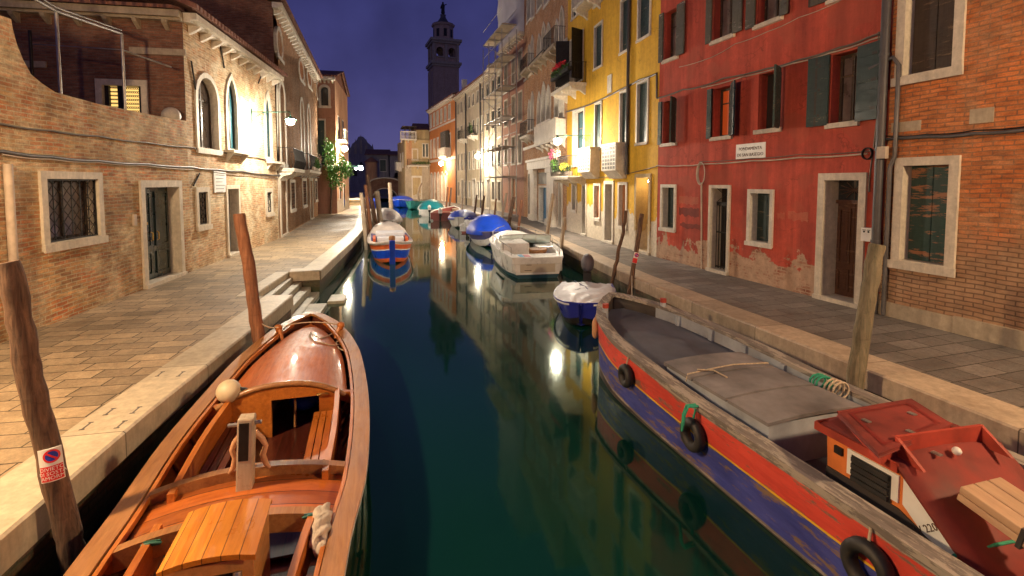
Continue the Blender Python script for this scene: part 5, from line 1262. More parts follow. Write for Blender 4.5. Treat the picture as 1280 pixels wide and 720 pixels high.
# bulkhead below the foredeck with an opening
r = H.at(4.92); hb = r[1]-.26; y0 = r[4]; m = MB()
def dz_(y): return r[2]-.03+.21*min(1, (r[1]-.2)/.62)**1.6*(1-abs(y/(r[1]-.2))**2.4)-.01
ya, yb_ = -.38, .12
def bh(y0_, y1_, zlo, zhi=None, n=5):
    pts = [(y0_, zlo), (y1_, zlo)]+[(y1_+(y0_-y1_)*i/n, (dz_(y1_+(y0_-y1_)*i/n) if zhi is None else zhi)) for i in range(n+1)]; m.prism(pts, 'x', 4.86, 4.905)
bh(-hb, ya, .06); bh(yb_, hb, .06); bh(ya, yb_, .52); m.build('bulkhead', M['varnish'], t)
m = MB(); m.tube([(4.87, y, dz_(y)+.005) for y in [(-hb-.05)+(2*hb+.1)*i/14 for i in range(15)]], .035, 6); m.build('deck_beam', M['varnish_rail'], t)
# things inside the cuddy
m = MB(); m.tube([(5.0, -.1, .12), (5.05, -.1, .45)], .015, 6); m.tube([(5.35+.2*math.cos(a*PI/8), -.05+.28*math.sin(a*PI/8), .46) for a in range(17)], .02, 6); m.build('round_frame', M['varnish_rail'], t)
# floor boards and benches
m = MB(); m.b2((2.9, -.55, .075), (6.2, .5, .10)); m.build('floorboards', M['plank_dk'], t)
for sd, y in ((-1, -.47), (1, .47)):
    m = MB()
    for k in range(4): m.b2((3.75 if sd < 0 else 3.3, y-.13+.07*k, .33), (4.8, y-.072+.07*k, .355))
    for x in (3.95, 4.6): m.b2((x, y-.1, .1), (x+.04, y+.1, .33))
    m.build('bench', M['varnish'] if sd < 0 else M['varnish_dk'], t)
# cambered cross deck between the cockpits
def cross(s0, s1, top, camber, mat, name, inset=.16, th=.03):
    m = MB(); n = 12; rw = []
    for x in (s0, s1):
        r = H.at(x); hb = r[1]-inset; rw.append([(x, r[4]+hb*(2*k/n-1), top+camber*(1-(2*k/n-1)**2)) for k in range(n+1)])
    m.grid(rw); m.grid([[(p[0], p[1], p[2]-th) for p in q] for q in rw]); m.grid([rw[0], [(p[0], p[1], p[2]-th) for p in rw[0]]]); m.grid([rw[1], [(p[0], p[1], p[2]-th) for p in rw[1]]]); return m.build(name, mat, t)
cross(2.78, 3.28, .44, .10, M['plank_deck'], 'cross_deck')
cross(3.28, 3.36, .52, .10, M['varnish_rail'], 'deck_beam', th=.14); cross(2.68, 2.76, .50, .10, M['varnish_rail'], 'deck_beam', th=.14)
for x in (2.72, 3.32, 4.9):
    for sd in (-1, 1): r = H.at(x); MB().prism([(r[4]+sd*(r[1]-.02), r[2]-.02), (r[4]+sd*(r[1]-.34), r[2]+.03), (r[4]+sd*(r[1]-.34), r[2]-.05), (r[4]+sd*(r[1]-.02), .3)], 'x', x-.03, x+.03).build('knee', M['varnish'], t)
# ribs on the inner sides
for i in range(16):
    x = .4+i*.45
    for sd in (-1, 1):
        r = H.at(x); q = [(x, r[4]+sd*(r[1]-.05)*(.55+.45*max(.01, (z-r[3])/(r[2]-r[3]))**.75), z) for z in (.1, .25, .4, r[2]-.03)]; MB().tube([(a, b-sd*.01, c) for a, b, c in q], .022, 4).build('rib', M['varnish_dk'], t)
# samson post with horned cleat
P = G(309, 609, .53); li = world(t).inverted(); lp = li @ P; px_, py_ = lp.x, lp.y; R15 = Matrix.Rotation(math.radians(3), 3, 'X')
m = MB(); m.box((px_, py_, .80), (.12, .115, .62), R15); po = m.build('mooring_post', M['pole_pale'], t, bevel=.012)
m = MB(); m.box((px_-.058, py_, .93), (.012, .07, .30), R15); m.build('slot', M['iron'], po)
m = MB(); m.tube([(px_, py_-.12, 1.05), (px_, py_+.12, 1.05)], .016, 8); m.build('steel_pin', M['steel'], po)
m = MB()
for sd in (-1, 1): m.tube([(px_+.1, py_+sd*.05, .93), (px_+.1, py_+sd*.10, .86), (px_+.1, py_+sd*.125, .80), (px_+.1, py_+sd*.10, .73), (px_+.1, py_+sd*.12, .65), (px_+.1, py_+sd*.15, .61)], [.02, .025, .02, .025, .022, .012], 8)
m.build('cleat_horn', M['horn'], po)
# engine box
a, b, c, d = [li @ G(*p, .74) for p in ((241, 638), (344, 629), (314, 694), (198, 709))]
xa = (a.x+b.x)/2; xb_ = (c.x+d.x)/2; yl = (a.y+d.y)/2; yr = (b.y+c.y)/2; m = MB(); n = 6
m.b2((xb_, yr+.02, .08), (xa-.02, yl-.02, .715)); bx = m.build('engine_box', M['plank_y2'], t)
m = MB(); rw = [[(x, yr+(yl-yr)*k/n, .72+.035*(1-(2*k/n-1)**2)+dz) for k in range(n+1)] for x, dz in ((xb_-.04, 0), (xb_-.04, .03), (xa, .03), (xa, 0))]; m.grid(rw, smooth=False); m.grid([[r[0] for r in rw], [r[0] for r in rw]]); m.grid([rw[1], rw[0]], smooth=False)
m.build('box_lid', M['plank_y'], bx, solid=.006)
m = MB(); m.b2((xb_-.006, yr+.12, .25), (xb_-.001, yl-.16, .64)); m.build('hatch', M['iron'], bx)
m = MB(); m.tube([(xb_-.03, yr+.1, .66), (xb_-.05, yr+.1, .62), (xb_-.04, yr+.1, .55)], .025, 8); m.build('latch', M['steel'], bx)
# bitts, rope, cloth, fender
for px, py, z in ((348, 408, .74), (426, 405, .74)):
    q = li @ G(px, py, z); m = MB(); m.lathe((q.x, q.y, z-.2), [(.03, 0), (.032, .12), (.045, .15), (.06, .17), (.05, .22), (.0, .235)], 12); m.tube([(q.x-.08, q.y*.86, z-.2), (q.x-.02, q.y*.95, z-.05)], .035, 6); m.build('bitt', M['varnish'], t)
q1 = li @ G(348, 409, .72); q2 = li @ G(426, 406, .72)
m = MB(); m.tube([q1.lerp(q2, i/8)+Vector((0, 0, -.03*math.sin(PI*i/8)+.09*math.sin(PI*i/8))) for i in range(9)], .01, 5); m.build('rope', M['rope'], t)
def onfd(px, py):
    z = .72
    for _ in range(6):
        q = li @ G(px, py, z); r = H.at(q.x); hb_ = max(.1, r[1]-.2); z = r[2]-.03-.08*(1-min(1, hb_/.62))+.21*min(1, hb_/.62)**1.6*max(0, 1-abs(q.y/hb_)**2.4)
    return Vector((q.x, q.y, z+.014))
m = MB(); m.tube([onfd(*p) for p in ((418, 417), (410, 421), (402, 424), (394, 421), (388, 417), (387, 422), (394, 428), (404, 430), (414, 433), (424, 432), (430, 427), (427, 424), (420, 430), (424, 437), (434, 441), (438, 444))], .009, 5); m.build('rope', M['rope'], t)
m = MB(); q = li @ G(402, 655, .5); m.ell((0, 0, 0), (.23, .075, .09), 40, 28, jit=0)
vs = []
for v in m.v:
    n_ = 1+.2*math.sin(v[0]*30+v[2]*42)*math.cos(v[1]*50+v[0]*17)+.1*math.sin(v[0]*70+v[1]*90)+random.uniform(-.02, .02); vs.append((v[0]*n_+q.x, v[1]*n_+q.y, v[2]*n_+q.z-.02))
m.v = vs; cl = m.build('crumpled_cloth', mat_plain('dirty_cloth', (.5, .42, .34), .9, .4, 9, bump=.5))
tag(cl, 'crumpled dirty white cloth lying on the right gunwale shelf of the wooden boat', 'cloth'); cl.matrix_world = world(t)
q = G(286, 489, .66); fb = thing('ball_fender', 'cream round ball fender hanging on the left rail of the wooden boat', 'fender', (q.x, q.y, q.z)); MB().ell((0, 0, 0), (.125, .125, .125), 24, 16).build('ball', mat_plain('fender_cream', (.6, .5, .34), .45, .15, 5), fb); MB().tube([(.11, 0, .02), (.17, .01, .0), (.22, .02, -.05)], .02, 6).build('rope_eye', M['rubber'], fb)
for i, (px, py, sx) in enumerate(((245, 660, .12), (222, 690, .13), (205, 712, .1), (262, 650, .08))):
    q = li @ G(px, py, .16); MB().ell((q.x, q.y, .15), (sx, sx*.8, .09), 10, 7, jit=.06).build('ballast_sack', M['stone_old'], t)
for i, (px, py) in enumerate(((150, 700), (165, 680), (140, 715), (158, 705), (175, 668))):
    q = li @ G(px, py, .3); MB().tube([(q.x, q.y, .26), (q.x+.16, q.y+.02*i, .28), (q.x+.2, q.y+.02*i, .28)], [.035, .035, .012], 8).build('bottle', M['glass'], t)
m = MB(); m.ell((5.55, -.15, .22), (.25, .2, .12), 10, 8, jit=.08); m.build('blue_bag', mat_plain('blue_tarp_small', (.03, .12, .5), .5, .2, 6), t)
for x, y in ((2.67, .48), (2.67, -.52), (4.855, -.42)):
    m = MB(); m.box((x, y, .53), (.012, .1, .035)); m.tube([(x-.012, y-.06, .53), (x-.02, y, .545), (x-.012, y+.06, .53)], .01, 6); m.build('fairlead', M['brass'] if x > 4 else M['green_iron'], t)
# --- 2. work barge on the right
M['barge_red'] = mat_wood('barge_red_paint', (.66, .075, .05), (.55, .055, .04), .5, 0, axis=0, wear=.07, wearc=(.2, .12, .09))
M['barge_blue'] = mat_wood('barge_blue_paint', (.06, .075, .36), (.04, .05, .26), .5, 0, axis=0, wear=.09, wearc=(.2, .13, .09))
M['barge_grey'] = mat_wood('barge_rail', (.2, .175, .16), (.12, .1, .09), .7, 0, axis=0, wear=.12, wearc=(.32, .28, .24))
M['barge_deck'] = mat_plain('barge_deck', (.07, .075, .105), .65, .5, 1.8)
M['barge_deck2'] = mat_plain('hatch_board', (.155, .145, .15), .7, .5, 2.2)
M['barge_in'] = mat_plain('barge_inner_grey', (.3, .32, .36), .6, .3, 3)
M['barge_dk'] = mat_plain('barge_hold', (.04, .03, .028), .7, .4, 3)
M['yellow_line'] = mat_plain('yellow_paint', (.7, .42, .02), .5, .2, 4)
M['cab_red'] = mat_plain('cabin_red', (.17, .02, .014), .75, .5, 2.6)
M['cab_red2'] = mat_plain('cabin_bright_red', (.33, .038, .02), .65, .45, 3)
M['cab_red_dk'] = mat_plain('cabin_dark_red', (.16, .012, .01), .5, .3, 3)
M['cab_or'] = mat_plain('cabin_orange', (.6, .17, .04), .5, .3, 4)
cB = lambda Y: 3.70-.09*(Y-5.5)
t, L = boat('work_barge', 'long worn red and blue work barge with grey decks along the right quay', 'barge', (cB(-2.2), -2.2), (cB(8.0), 8.0))
H = Hull(t, [(0, .80, .62, -.1), (1.5, .92, .64, -.15), (3.5, .94, .66, -.15), (5.5, .94, .67, -.15), (6.8, .94, .68, -.15), (7.8, .93, .74, -.14), (8.6, .88, .79, -.12), (9.3, .72, .86, -.05), (9.75, .48, .92, .05, .0), (10.05, .22, .97, .12, 0), (10.2, .03, 1.0, .2, 0)], 5, .95, .9)
H.shell([M['barge_dk'], M['barge_blue'], M['yellow_line'], M['barge_red'], M['barge_grey']], [(.2, 0), (.235, 4), (.62, 1), (.645, 2), (.94, 3), (1.0, 4)], .06, .3, inner=0)
H.rail(M['barge_grey'], w=.13, h=.05, out=.035)
H.rail(M['barge_grey'], w=.01, h=.05, out=.03, name='rub_rail', dz=-.52, inset=.06, s1=9.2)
H.rail(M['barge_in'], w=.02, h=.30, out=0, name='bulwark', dz=-.28, inset=.10, s0=3, s1=9.6)
H.deck(M['barge_deck'], 7.55, 10.0, dz=-.16, camber=.04, inset=.13, name='foredeck')
H.deck(M['barge_deck'], 0, 7.54, dz=-.36, camber=.0, inset=.12, name='side_deck')
for x in [3.6+.62*i for i in range(10)]:
    r = H.at(x); MB().b2((x-.035, -r[1]+.09, .34), (x+.035, -r[1]+.17, r[2]+.0)).build('rib', M['barge_in'], t)
li = world(t).inverted()
# hatch with three boards
cs = [li @ G(*p, .8) for p in ((827, 450), (905, 440), (1040, 505), (935, 530))]
xh1 = (cs[0].x+cs[1].x)/2; xh0 = (cs[2].x+cs[3].x)/2; yh0, yh1 = -.46, .62
m = MB(); m.b2((xh0, yh0, .3), (xh1, yh1, .73)); ht = m.build('hatch_coaming', M['barge_in'], t)
for k in range(3):
    a = xh0-.03+(xh1-xh0+.06)*k/3; b = a+(xh1-xh0+.06)/3-.03; m = MB(); n = 6
    rw = [[(x, yh0-.04+(yh1-yh0+.08)*i/n, z+.03*(1-(2*i/n-1)**2)) for i in range(n+1)] for x, z in ((a, .732), (a, .765+.004*k), (b, .765+.004*k), (b, .732))]
    m.grid(rw, smooth=False, ); m.grid([[r[0] for r in rw], [r[0] for r in rw]]) if 0 else None
    m.add([r[0] for r in rw], [(0, 1, 2, 3)]); m.add([r[-1] for r in rw], [(0, 1, 2, 3)]); m.build('hatch_board', M['barge_deck2'], ht)
MB().tube([((xh0+xh1)/2+.35, yh1-.1, .82), ((xh0+xh1)/2+.3, yh1-.28, .81), ((xh0+xh1)/2+.1, yh1-.3, .80)], .01, 5).build('rope', M['rope'], t)
for k in (.72,):
    x = xh0+(xh1-xh0)*k; MB().tube([(x, yh0-.05, .70), (x+.01, yh0-.03, .785), (x+.03, 0, .812), (x+.02, yh1*.5, .80), (x, yh1+.03, .785), (x, yh1+.05, .70)], .009, 5).build('lashing_rope', M['rope'], ht)
# bitts & ropes
for px, py in ((757, 386), (829, 379)):
    q = li @ G(px, py, .98); m = MB(); m.tube([(q.x, q.y, .6), (q.x, q.y, 1.0)], .045, 8); bt = m.build('bitt', M['barge_in'], t); MB().tube([(q.x, q.y, .995), (q.x, q.y, 1.06)], .05, 8).build('bitt_cap', M['cab_red2'], bt)
def grope(px, py, z, side):
    q = li @ G(px, py, z); m = MB()
    for k in range(3): m.tube([(q.x+.04*k+.01*math.sin(a), q.y+.1*math.cos(a*PI/6)*1.1, q.z+.09*math.sin(a*PI/6)) for a in range(13)], .013, 5, cap=False)
    m.build('green_rope', M['rope_g'], t)
grope(1030, 481, .74, -1)
q = LG0(857, 515, .72) if False else li @ G(862, 512, .70); m = MB(); m.tube([(q.x, q.y-.1, q.z+.02), (q.x, q.y+.02, q.z+.03), (q.x, q.y+.06, q.z-.05), (q.x+.01, q.y+.07, q.z-.2)], .014, 5); m.tube([(q.x+.04, q.y-.1, q.z+.02), (q.x+.03, q.y+.02, q.z+.03), (q.x+.02, q.y+.06, q.z-.05), (q.x+.02, q.y+.07, q.z-.22)], .013, 5); m.build('green_rope', M['rope_g'], t)
q = li @ G(1040, 484, .75); m = MB(); [m.tube([(q.x-.05*k, q.y+.11*math.cos(a*PI/6), q.z+.09*math.sin(a*PI/6)) for a in range(13)], .012, 5, cap=False) for k in range(3)]; m.build('rope', M['rope'], t)
# tyre fenders
def tyre(px, py, R=.16, lab='', z=.42, tilt=0):
    q = G(px, py, z); ql = li @ q; r = H.at(ql.x); y = r[4]+r[1]*(H.c0+(1-H.c0)*max(0, (z-r[3])/(r[2]-r[3]))**H.pw)+.065
    c = world(t) @ Vector((ql.x, y, z)); a = math.atan2(*[ (H.at(ql.x+.2)[1]-H.at(ql.x-.2)[1]), .4][::1])
    o = thing('tyre_fender', lab, 'tyre', tuple(c), t.rotation_euler.z if False else world(t).to_euler().z+a, 'tyre fenders on the barge side'); m = MB()
    n = 20; k = 10; rows_ = []
    for i in range(n+1):
        A = 2*PI*i/n; rows_.append([((R-.05+.052*math.cos(2*PI*j/k)*(1 if abs(math.cos(2*PI*j/k)) < .9 else .8))*math.cos(A), .055*math.sin(2*PI*j/k), (R-.05+.052*math.cos(2*PI*j/k))*math.sin(A)) for j in range(k)])
    m.grid(rows_, closed=True); m.build('tread', M['rubber'], o)
    MB().tube([(0, .0, R-.03), (.02, -.05, R+.1), (0, -.1, H.at(ql.x)[2]-z+.02)], .011, 5).build('rope', M['rope_g'] if px == 857 else M['rope'], o)
tyre(779, 470, .15, 'small black tyre fender nearest the bow of the red and blue barge', .5)
tyre(857, 545, .17, 'black tyre fender hung by a green rope midway along the barge', .40)
tyre(1122, 697, .18, 'black tyre fender at the bottom edge below the orange engine cabin', .40)
# engine cabin
w_ = world(t)
def LG(px, py, z): return li @ G(px, py, z)
def LG(px, py, z): return li @ G(px, py, z)
L1, L2, L3 = LG(1021.5, 532, .92), LG(1117, 590, .90), LG(1200, 671, .66)
xF, xM, xA = L1.x, L2.x, L3.x-.35; yR = -.50
def yl(x): return L1.y+(L3.y-L1.y)*(L1.x-x)/(L1.x-L3.x)*.0+.0
yLf = (L1.y+L2.y+L3.y)/3
def zr(x): return .92 if x > xM else .92-.34*(xM-x)/(xM-(L3.x))
secs = [xF, xM, (xM+xA)/2, xA]
# body: orange upper side, dark base
m = MB(); yS0 = yLf-.025
m.prism([(xA, .3), (xF-.1, .3), (xF-.07, zr(xF)-.02)]+[(x, zr(x)-.02) for x in secs[1:]], 'y', yR+.03, yS0); cab = m.build('cabin', M['cab_or'], t)
m = MB(); m.prism([(xA, .3), (xF-.09, .3), (xF-.085, .62), (xM, .62), (xA+.2, .42), (xA, .36)], 'y', yS0+.001, yS0+.012); m.b2((xF-.105, yR+.02, .3), (xF-.082, yS0+.012, .6)); m.build('dark_skirt', M['barge_dk'], cab)
m = MB(); m.b2((xM+.0, yS0, .66), (xF-.26, yS0+.014, .86)); m.build('white_band', M['white_paint'], cab)
m = MB()
for i in range(4): m.b2((xM+.06, yS0+.012, .64+.05*i), (xF-.31, yS0+.04, .672+.05*i))
m.b2((xM+.05, yS0+.014, .63), (xF-.30, yS0+.02, .83)); m.build('louvre', M['rubber'], cab)
m = MB(); m.b2((xF-.22, yS0, .77), (xF-.15, yS0+.02, .83)); m.build('porthole', M['iron'], cab)
xs1, xs0 = xM-.03, xM-.36
m = MB(); m.prism([(xs0, zr(xs0)-.2), (xs1, zr(xs1)-.22), (xs1, zr(xs1)-.03), (xs0, zr(xs0)-.03)], 'y', yS0, yS0+.012); pb = m.build('registration_board', M['white_paint'], cab)
an = math.atan2(zr(xs1)-zr(xs0), xs1-xs0)
Mx = Matrix.Translation(((xs0+xs1)/2, yS0+.014, (zr(xs0)+zr(xs1))/2-.135)) @ Matrix.Rotation(PI, 4, 'Z') @ Matrix.Rotation(-an*-1*-1, 4, 'Y') @ Matrix.Rotation(PI/2, 4, 'X'); text_mesh('lettering', '6V 2201', .066, M['ink'], pb, Mx)
# roof: front part level, rear part sloping down, slightly cambered
m = MB(); n = 8; rw = []
for x in [xF, xF-.02, (xF+xM)/2, xM, (xM+xA)/2, xA]:
    rw.append([(x, yR-.05+(yLf-yR+.05)*k/n, zr(x)+.05*(1-(2*k/n-1)**2)) for k in range(n+1)])
m.grid(rw, smooth=True); m.build('roof', M['cab_red'], cab, solid=.03)
m = MB(); xh_a, xh_b = xF-.06, xM+.02; q = [LG(*p, 1.06) for p in ((1047, 514), (1139, 498), (1189, 529), (1099, 565))]
m.prism([(p.x, p.y) for p in q], 'z', 1.02, 1.055); hl = m.build('hatch_lid', M['cab_red'], cab, bevel=.008)
cx_ = sum(p.x for p in q)/4; cyq = sum(p.y for p in q)/4; m = MB(); m.prism([(cx_+(p.x-cx_)*.86, cyq+(p.y-cyq)*.86) for p in q], 'z', .93, 1.02); m.build('hatch_side', M['cab_red2'], hl)
m = MB()
pts = [(cx_+(p.x-cx_)*.8, cyq+(p.y-cyq)*.8) for p in q]; ins = [(cx_+(p.x-cx_)*.72, cyq+(p.y-cyq)*.72) for p in q]
m.add([(*p, 1.059) for p in pts]+[(*p, 1.059) for p in ins], [(i, (i+1) % 4, 4+(i+1) % 4, 4+i) for i in range(4)]); m.build('lid_seam', M['cab_red_dk'], hl)
def ri(px, py, z): p = LG(px, py, z); return (p.x, p.y)
for px, py in ((1083, 526), (1140, 517), (1139, 540)):
    a_ = ri(px, py, 1.06); MB().box((a_[0], a_[1], 1.062), (.06, .035, .008)).build('fitting', M['steel'], hl)
# upright spray board with bracket ends
s0_, s1_ = LG(1120, 560, 1.0), LG(1226, 545, 1.0); m = MB(); d = (s1_-s0_); nrm = Vector((-d.y, d.x, 0)).normalized()*.012
def wallp(a, b, z0, z1):
    m.add([a-nrm, a+nrm, b+nrm, b-nrm][:0] or [(p.x, p.y, z) for z in (z0, z1) for p in (a-nrm, a+nrm, b+nrm, b-nrm)], [(0, 1, 2, 3), (4, 7, 6, 5), (0, 4, 5, 1), (1, 5, 6, 2), (2, 6, 7, 3), (3, 7, 4, 0)])
wallp(s0_, s1_, .93, 1.09)
for p in (s0_, s1_): m.prism([(p.x-.0, .93), (p.x-.2, .93), (p.x-.0, 1.09)], 'y', p.y-.014, p.y+.014)
m.b2((s0_.x-.02, s0_.y, .95), (s0_.x+.09, s0_.y+.12, 1.05)); m.build('spray_board', M['cab_red2'], cab)
for px, py in ((1171, 566), (1165, 548)):
    a_ = ri(px, py, .99); MB().box((a_[0], a_[1], .985), (.06, .035, .01)).build('fitting', M['steel'], cab)
a_ = ri(1196, 563, 1.0); MB().ell((a_[0], a_[1], .995), (.03, .03, .03)).build('roof_light', M['white_paint'], cab)
m = MB(); m.b2((xM, yLf-.01, zr(xM)-.035), (xF+.02, yLf+.012, zr(xF)+.03)); m.b2((xF-.0, yR-.05, .90), (xF+.02, yLf, .955)); m.build('roof_edge', M['cab_red2'], cab)
m = MB(); p = xM-.42; m.tube([(p+.1, yLf+.06, .40), (p+.05, yLf+.01, zr(p)+.02), (p, yLf-.3, zr(p)+.06), (p-.05, yR+.1, zr(p)+.05)], .011, 6); m.build('strap', M['rope_g'], cab)
# timber bundle on the roof
pb_ = G(1221, 606, .92); tb = thing('timber_bundle', 'pinkish beige boards strapped together lying on the red barge roof', 'boards', (pb_.x, pb_.y-.0, .86), math.radians(-84))
tb.rotation_mode = 'XYZ'; tb.matrix_world = Matrix.Translation((pb_.x, pb_.y, .84)) @ Matrix.Rotation(math.radians(-86), 4, 'Z') @ Matrix.Rotation(math.radians(12), 4, 'Y'); rnd = random.Random(3)
P_ = [Vector(p) for p in ()]
m = MB()
for j in range(2):
    for i in range(3): m.b2((-.0, -.20+.13*i+.0, .02+.055*j), (1.0, -.20+.13*(i+1)-.008, .02+.055*j+.05))
m.build('boards', mat_wood('bundle_wood', (.5, .33, .2), (.42, .26, .16), .6, 0, axis=0), tb, bevel=.008)
for x in (.08, .17):
    MB().b2((x+.25, -.21, .0), (x+.275, .2, .135)).build('strap', M['rubber'], tb)
# grey tarpaulin aft
m = MB(); rw = [[(x, -.7+1.4*k/10, .93+.03*math.sin(k*1.3+x*5)-.25*abs(2*k/10-1)**4) for k in range(11)] for x in (.0, .3, .6, .85)]
# long pale fender at the bow
q = LG(742, 408, .85); f = thing('sausage_fender', 'slim peach coloured fender hanging from the barge bow', 'fender', tuple(G(744, 410, .62)), 0); MB().tube([(0, 0, .17), (0, 0, .13), (0, 0, .08), (0, 0, -.10), (0, 0, -.15), (0, 0, -.17)], [.015, .035, .05, .05, .035, .01], 10).build('body', mat_plain('peach_fender', (.55, .3, .16), .5, .2, 6), f); MB().tube([(0, 0, .17), (.03, -.02, .28), (.06, -.04, .34)], .008, 5).build('rope', M['rope'], f)
# --- 3. blue dinghy with white cover and wrapped outboard
def covmat(n, c, r=.5): M[n] = mat_plain(n, c, r, .18, 2.5, bump=.3)
covmat('cov_blue', (.01, .07, .62)); covmat('cov_blue2', (.012, .05, .45)); covmat('cov_white', (.62, .62, .66)); covmat('cov_teal', (.01, .2, .24)); covmat('cov_pale', (.62, .55, .5)); covmat('hull_blue', (.02, .03, .3), .3); covmat('hull_white', (.74, .73, .7), .3); covmat('hull_cyan', (.05, .32, .33), .3); covmat('hull_redb', (.25, .06, .05), .4); covmat('hull_vivid', (.01, .06, .55), .3); covmat('hull_orange', (.62, .12, .03), .4); covmat('antifoul', (.01, .06, .09), .5); covmat('wrap_grey', (.09, .08, .1), .6); covmat('seat_blue', (.07, .07, .2), .6)
t, L = boat('dinghy', 'small dark blue dinghy under a crumpled white cover with wrapped outboard', 'dinghy', (4.52, 11.9), (3.42, 9.35))
H = Hull(t, [(0, .60, .36, -.1), (.8, .68, .37, -.12), (1.6, .66, .39, -.12), (2.2, .52, .43, -.08), (2.55, .32, .46, 0), (2.75, .05, .49, .1)], 4, .6, .7)
H.shell([M['iron'], M['hull_blue']], [(.3, 0), (1, 1)], .04, .05, inner=1); H.rail(M['hull_blue'], w=.06, h=.03, out=.03)
H.cover(M['cov_white'], .12, 2.6, .12, skirt=.04, out=.02, p=.8)
m = MB(); m.tube([(.4, -.3, .5), (1.2, .0, .535), (2.0, .25, .5)], .012, 5); m.tube([(.5, .35, .5), (1.6, -.2, .53)], .01, 5); m.build('rope', M['seat_blue'], t)
o = outboard(t, .05, 0, .55, M['wrap_grey'], 1.0, 0, True)
# --- 4. white cabin boat
t, L = boat('cabin_boat', 'white motor cruiser with open cockpit and windscreen, stern toward the viewer', 'motorboat', (3.95, 14.65), (4.15, 20.2))
H = Hull(t, [(0, .80, .62, -.05), (.8, .98, .70, -.1), (2.0, 1.06, .74, -.12), (3.6, 1.02, .78, -.1), (4.6, .72, .84, -.02), (5.2, .38, .88, .1), (5.55, .05, .92, .25)], 4, .72, .6)
H.shell([M['antifoul'], M['hull_white']], [(.25, 0), (1, 1)], .08, .2, inner=1); H.rail(M['hull_white'], w=.2, h=.04, out=.02)
H.deck(M['hull_white'], 2.6, 5.5, dz=.03, camber=.16, inset=.05, name='foredeck', th=.05)
m = MB(); m.b2((-.02, -.78, .42), (.75, .78, .66)); m.build('stern_bench', M['hull_white'], t, bevel=.04)
m = MB(); m.b2((-.012, -.55, .18), (-.0, .55, .50)); tr = m.build('transom_panel', mat_plain('transom_cream', (.55, .48, .38), .4, .1, 4), t); m = MB()
for (y0, y1, z) in ((.18, .40, .45), (.2, .36, .41), (.2, .42, .24), (-.38, -.1, .45), (.0, .03, .44)): m.b2((-.016, y0, z), (-.0125, y1, z+.018))
m.build('lettering', M['ink'], tr)
m = MB(); m.b2((.05, .4, .662), (.55, .55, .667)); m.build('blue_stripe', mat_plain('pale_blue_decal', (.1, .35, .6), .4, .1, 4), t); m = MB(); m.b2((.05, .2, .662), (.5, .39, .667)); m.build('pink_stripe', mat_plain('pink_decal', (.6, .2, .25), .4, .1, 4), t)
m = MB(); m.b2((1.0, .05, .2), (2.5, .98, .98)); m.b2((1.5, -.95, .2), (2.3, -.35, .78)); m.build('console', M['hull_white'], t, bevel=.05)
m = MB(); m.lathe((1.3, -.25, .58), [(.0, .0), (.3, .0), (.36, .1), (.34, .16), (.1, .12), (0, .12)], 14); m.build('wooden_table', M['varnish_rail'], t)
m = MB(); y_ = [-.95+1.9*k/8 for k in range(9)]; m.grid([[(2.55-.35*abs(y/.95)**2.5, y*1.0, .80) for y in y_], [(2.25-.35*abs(y/.95)**2.5, y*.94, 1.12) for y in y_]]); NG = NT('windscreen'); NG.b.inputs['Alpha'].default_value = .55; M['screen'] = NG.fin((.7, .8, .76), .1); ws = m.build('windscreen', M['screen'], t, solid=.012)
m = MB(); m.tube([(2.25-.35*abs(y/.95)**2.5, y*.94, 1.125) for y in y_], .018, 6); [m.tube([(2.55-.35*abs(y/.95)**2.5, y, .8), (2.25-.35*abs(y/.95)**2.5, y*.94, 1.12)], .013, 5) for y in (y_[0], y_[2], y_[4], y_[6], y_[8])]; m.build('screen_frame', M['steel'], ws)
for sd in (-1, 1):
    m = MB(); m.tube([(x, sd*(H.at(x)[1]-.08), H.at(x)[2]+.28) for x in (.3, 1, 2, 3, 4, 4.8, 5.3)], .013, 6)
    for x in (.3, 1, 2, 3, 4, 4.8): m.tube([(x, sd*(H.at(x)[1]-.08), H.at(x)[2]), (x, sd*(H.at(x)[1]-.08), H.at(x)[2]+.28)], .01, 5)
    m.build('handrail', M['steel'], t)
# --- 5. big blue covered boat
t, L = boat('covered_boat', 'large boat under a bright blue domed tarpaulin behind the white cruiser', 'boat', (4.35, 26.8), (3.75, 21.9))
H = Hull(t, [(0, .95, .5, -.1), (1.5, 1.1, .55, -.12), (3, 1.05, .6, -.1), (4.2, .75, .66, 0), (4.8, .35, .7, .1), (5.0, .05, .73, .3)], 4, .65, .7)
H.shell([M['hull_white'], M['seat_blue']], [(.45, 0), (1, 1)], .06, .1, inner=1); H.rail(M['steel'], w=.05, h=.03, out=.02); H.cover(M['cov_blue'], .05, 4.7, .75, skirt=.14, out=.04, p=.75, ends=.4)
# --- 6.. further boats on the right
def simple_boat(name, label, stern, bow, hb, zs, mh, mk, cov=None, hcap=.3, motor=None, **k):
    t, L = boat(name, label, 'boat', stern, bow); H = Hull(t, [(0, hb*.8, zs, -.05), (L*.3, hb, zs, -.1), (L*.6, hb*.95, zs+.04, -.1), (L*.83, hb*.62, zs+.1, -.02), (L*.95, hb*.25, zs+.16, .1), (L, .03, zs+.2, .2)], 4, .65, .7)
    H.shell([M[mk], M[mh]], [(.35, 0), (1, 1)], .05, .12, inner=1); H.rail(M[k.get('rail', mh)], w=.08, h=.04, out=.03)
    if cov: H.cover(M[cov], .05, L*k.get('ce', .92), hcap, skirt=.1, out=.03, ends=.35)
    else:
        for x in (L*.3, L*.6): r = H.at(x); MB().b2((x-.1, -r[1]+.06, zs-.16), (x+.1, r[1]-.06, zs-.12)).build('thwart', M['pole_pale'], t)
    if motor: outboard(t, -.02, 0, zs-.08, M[motor], .9)
    return t, H
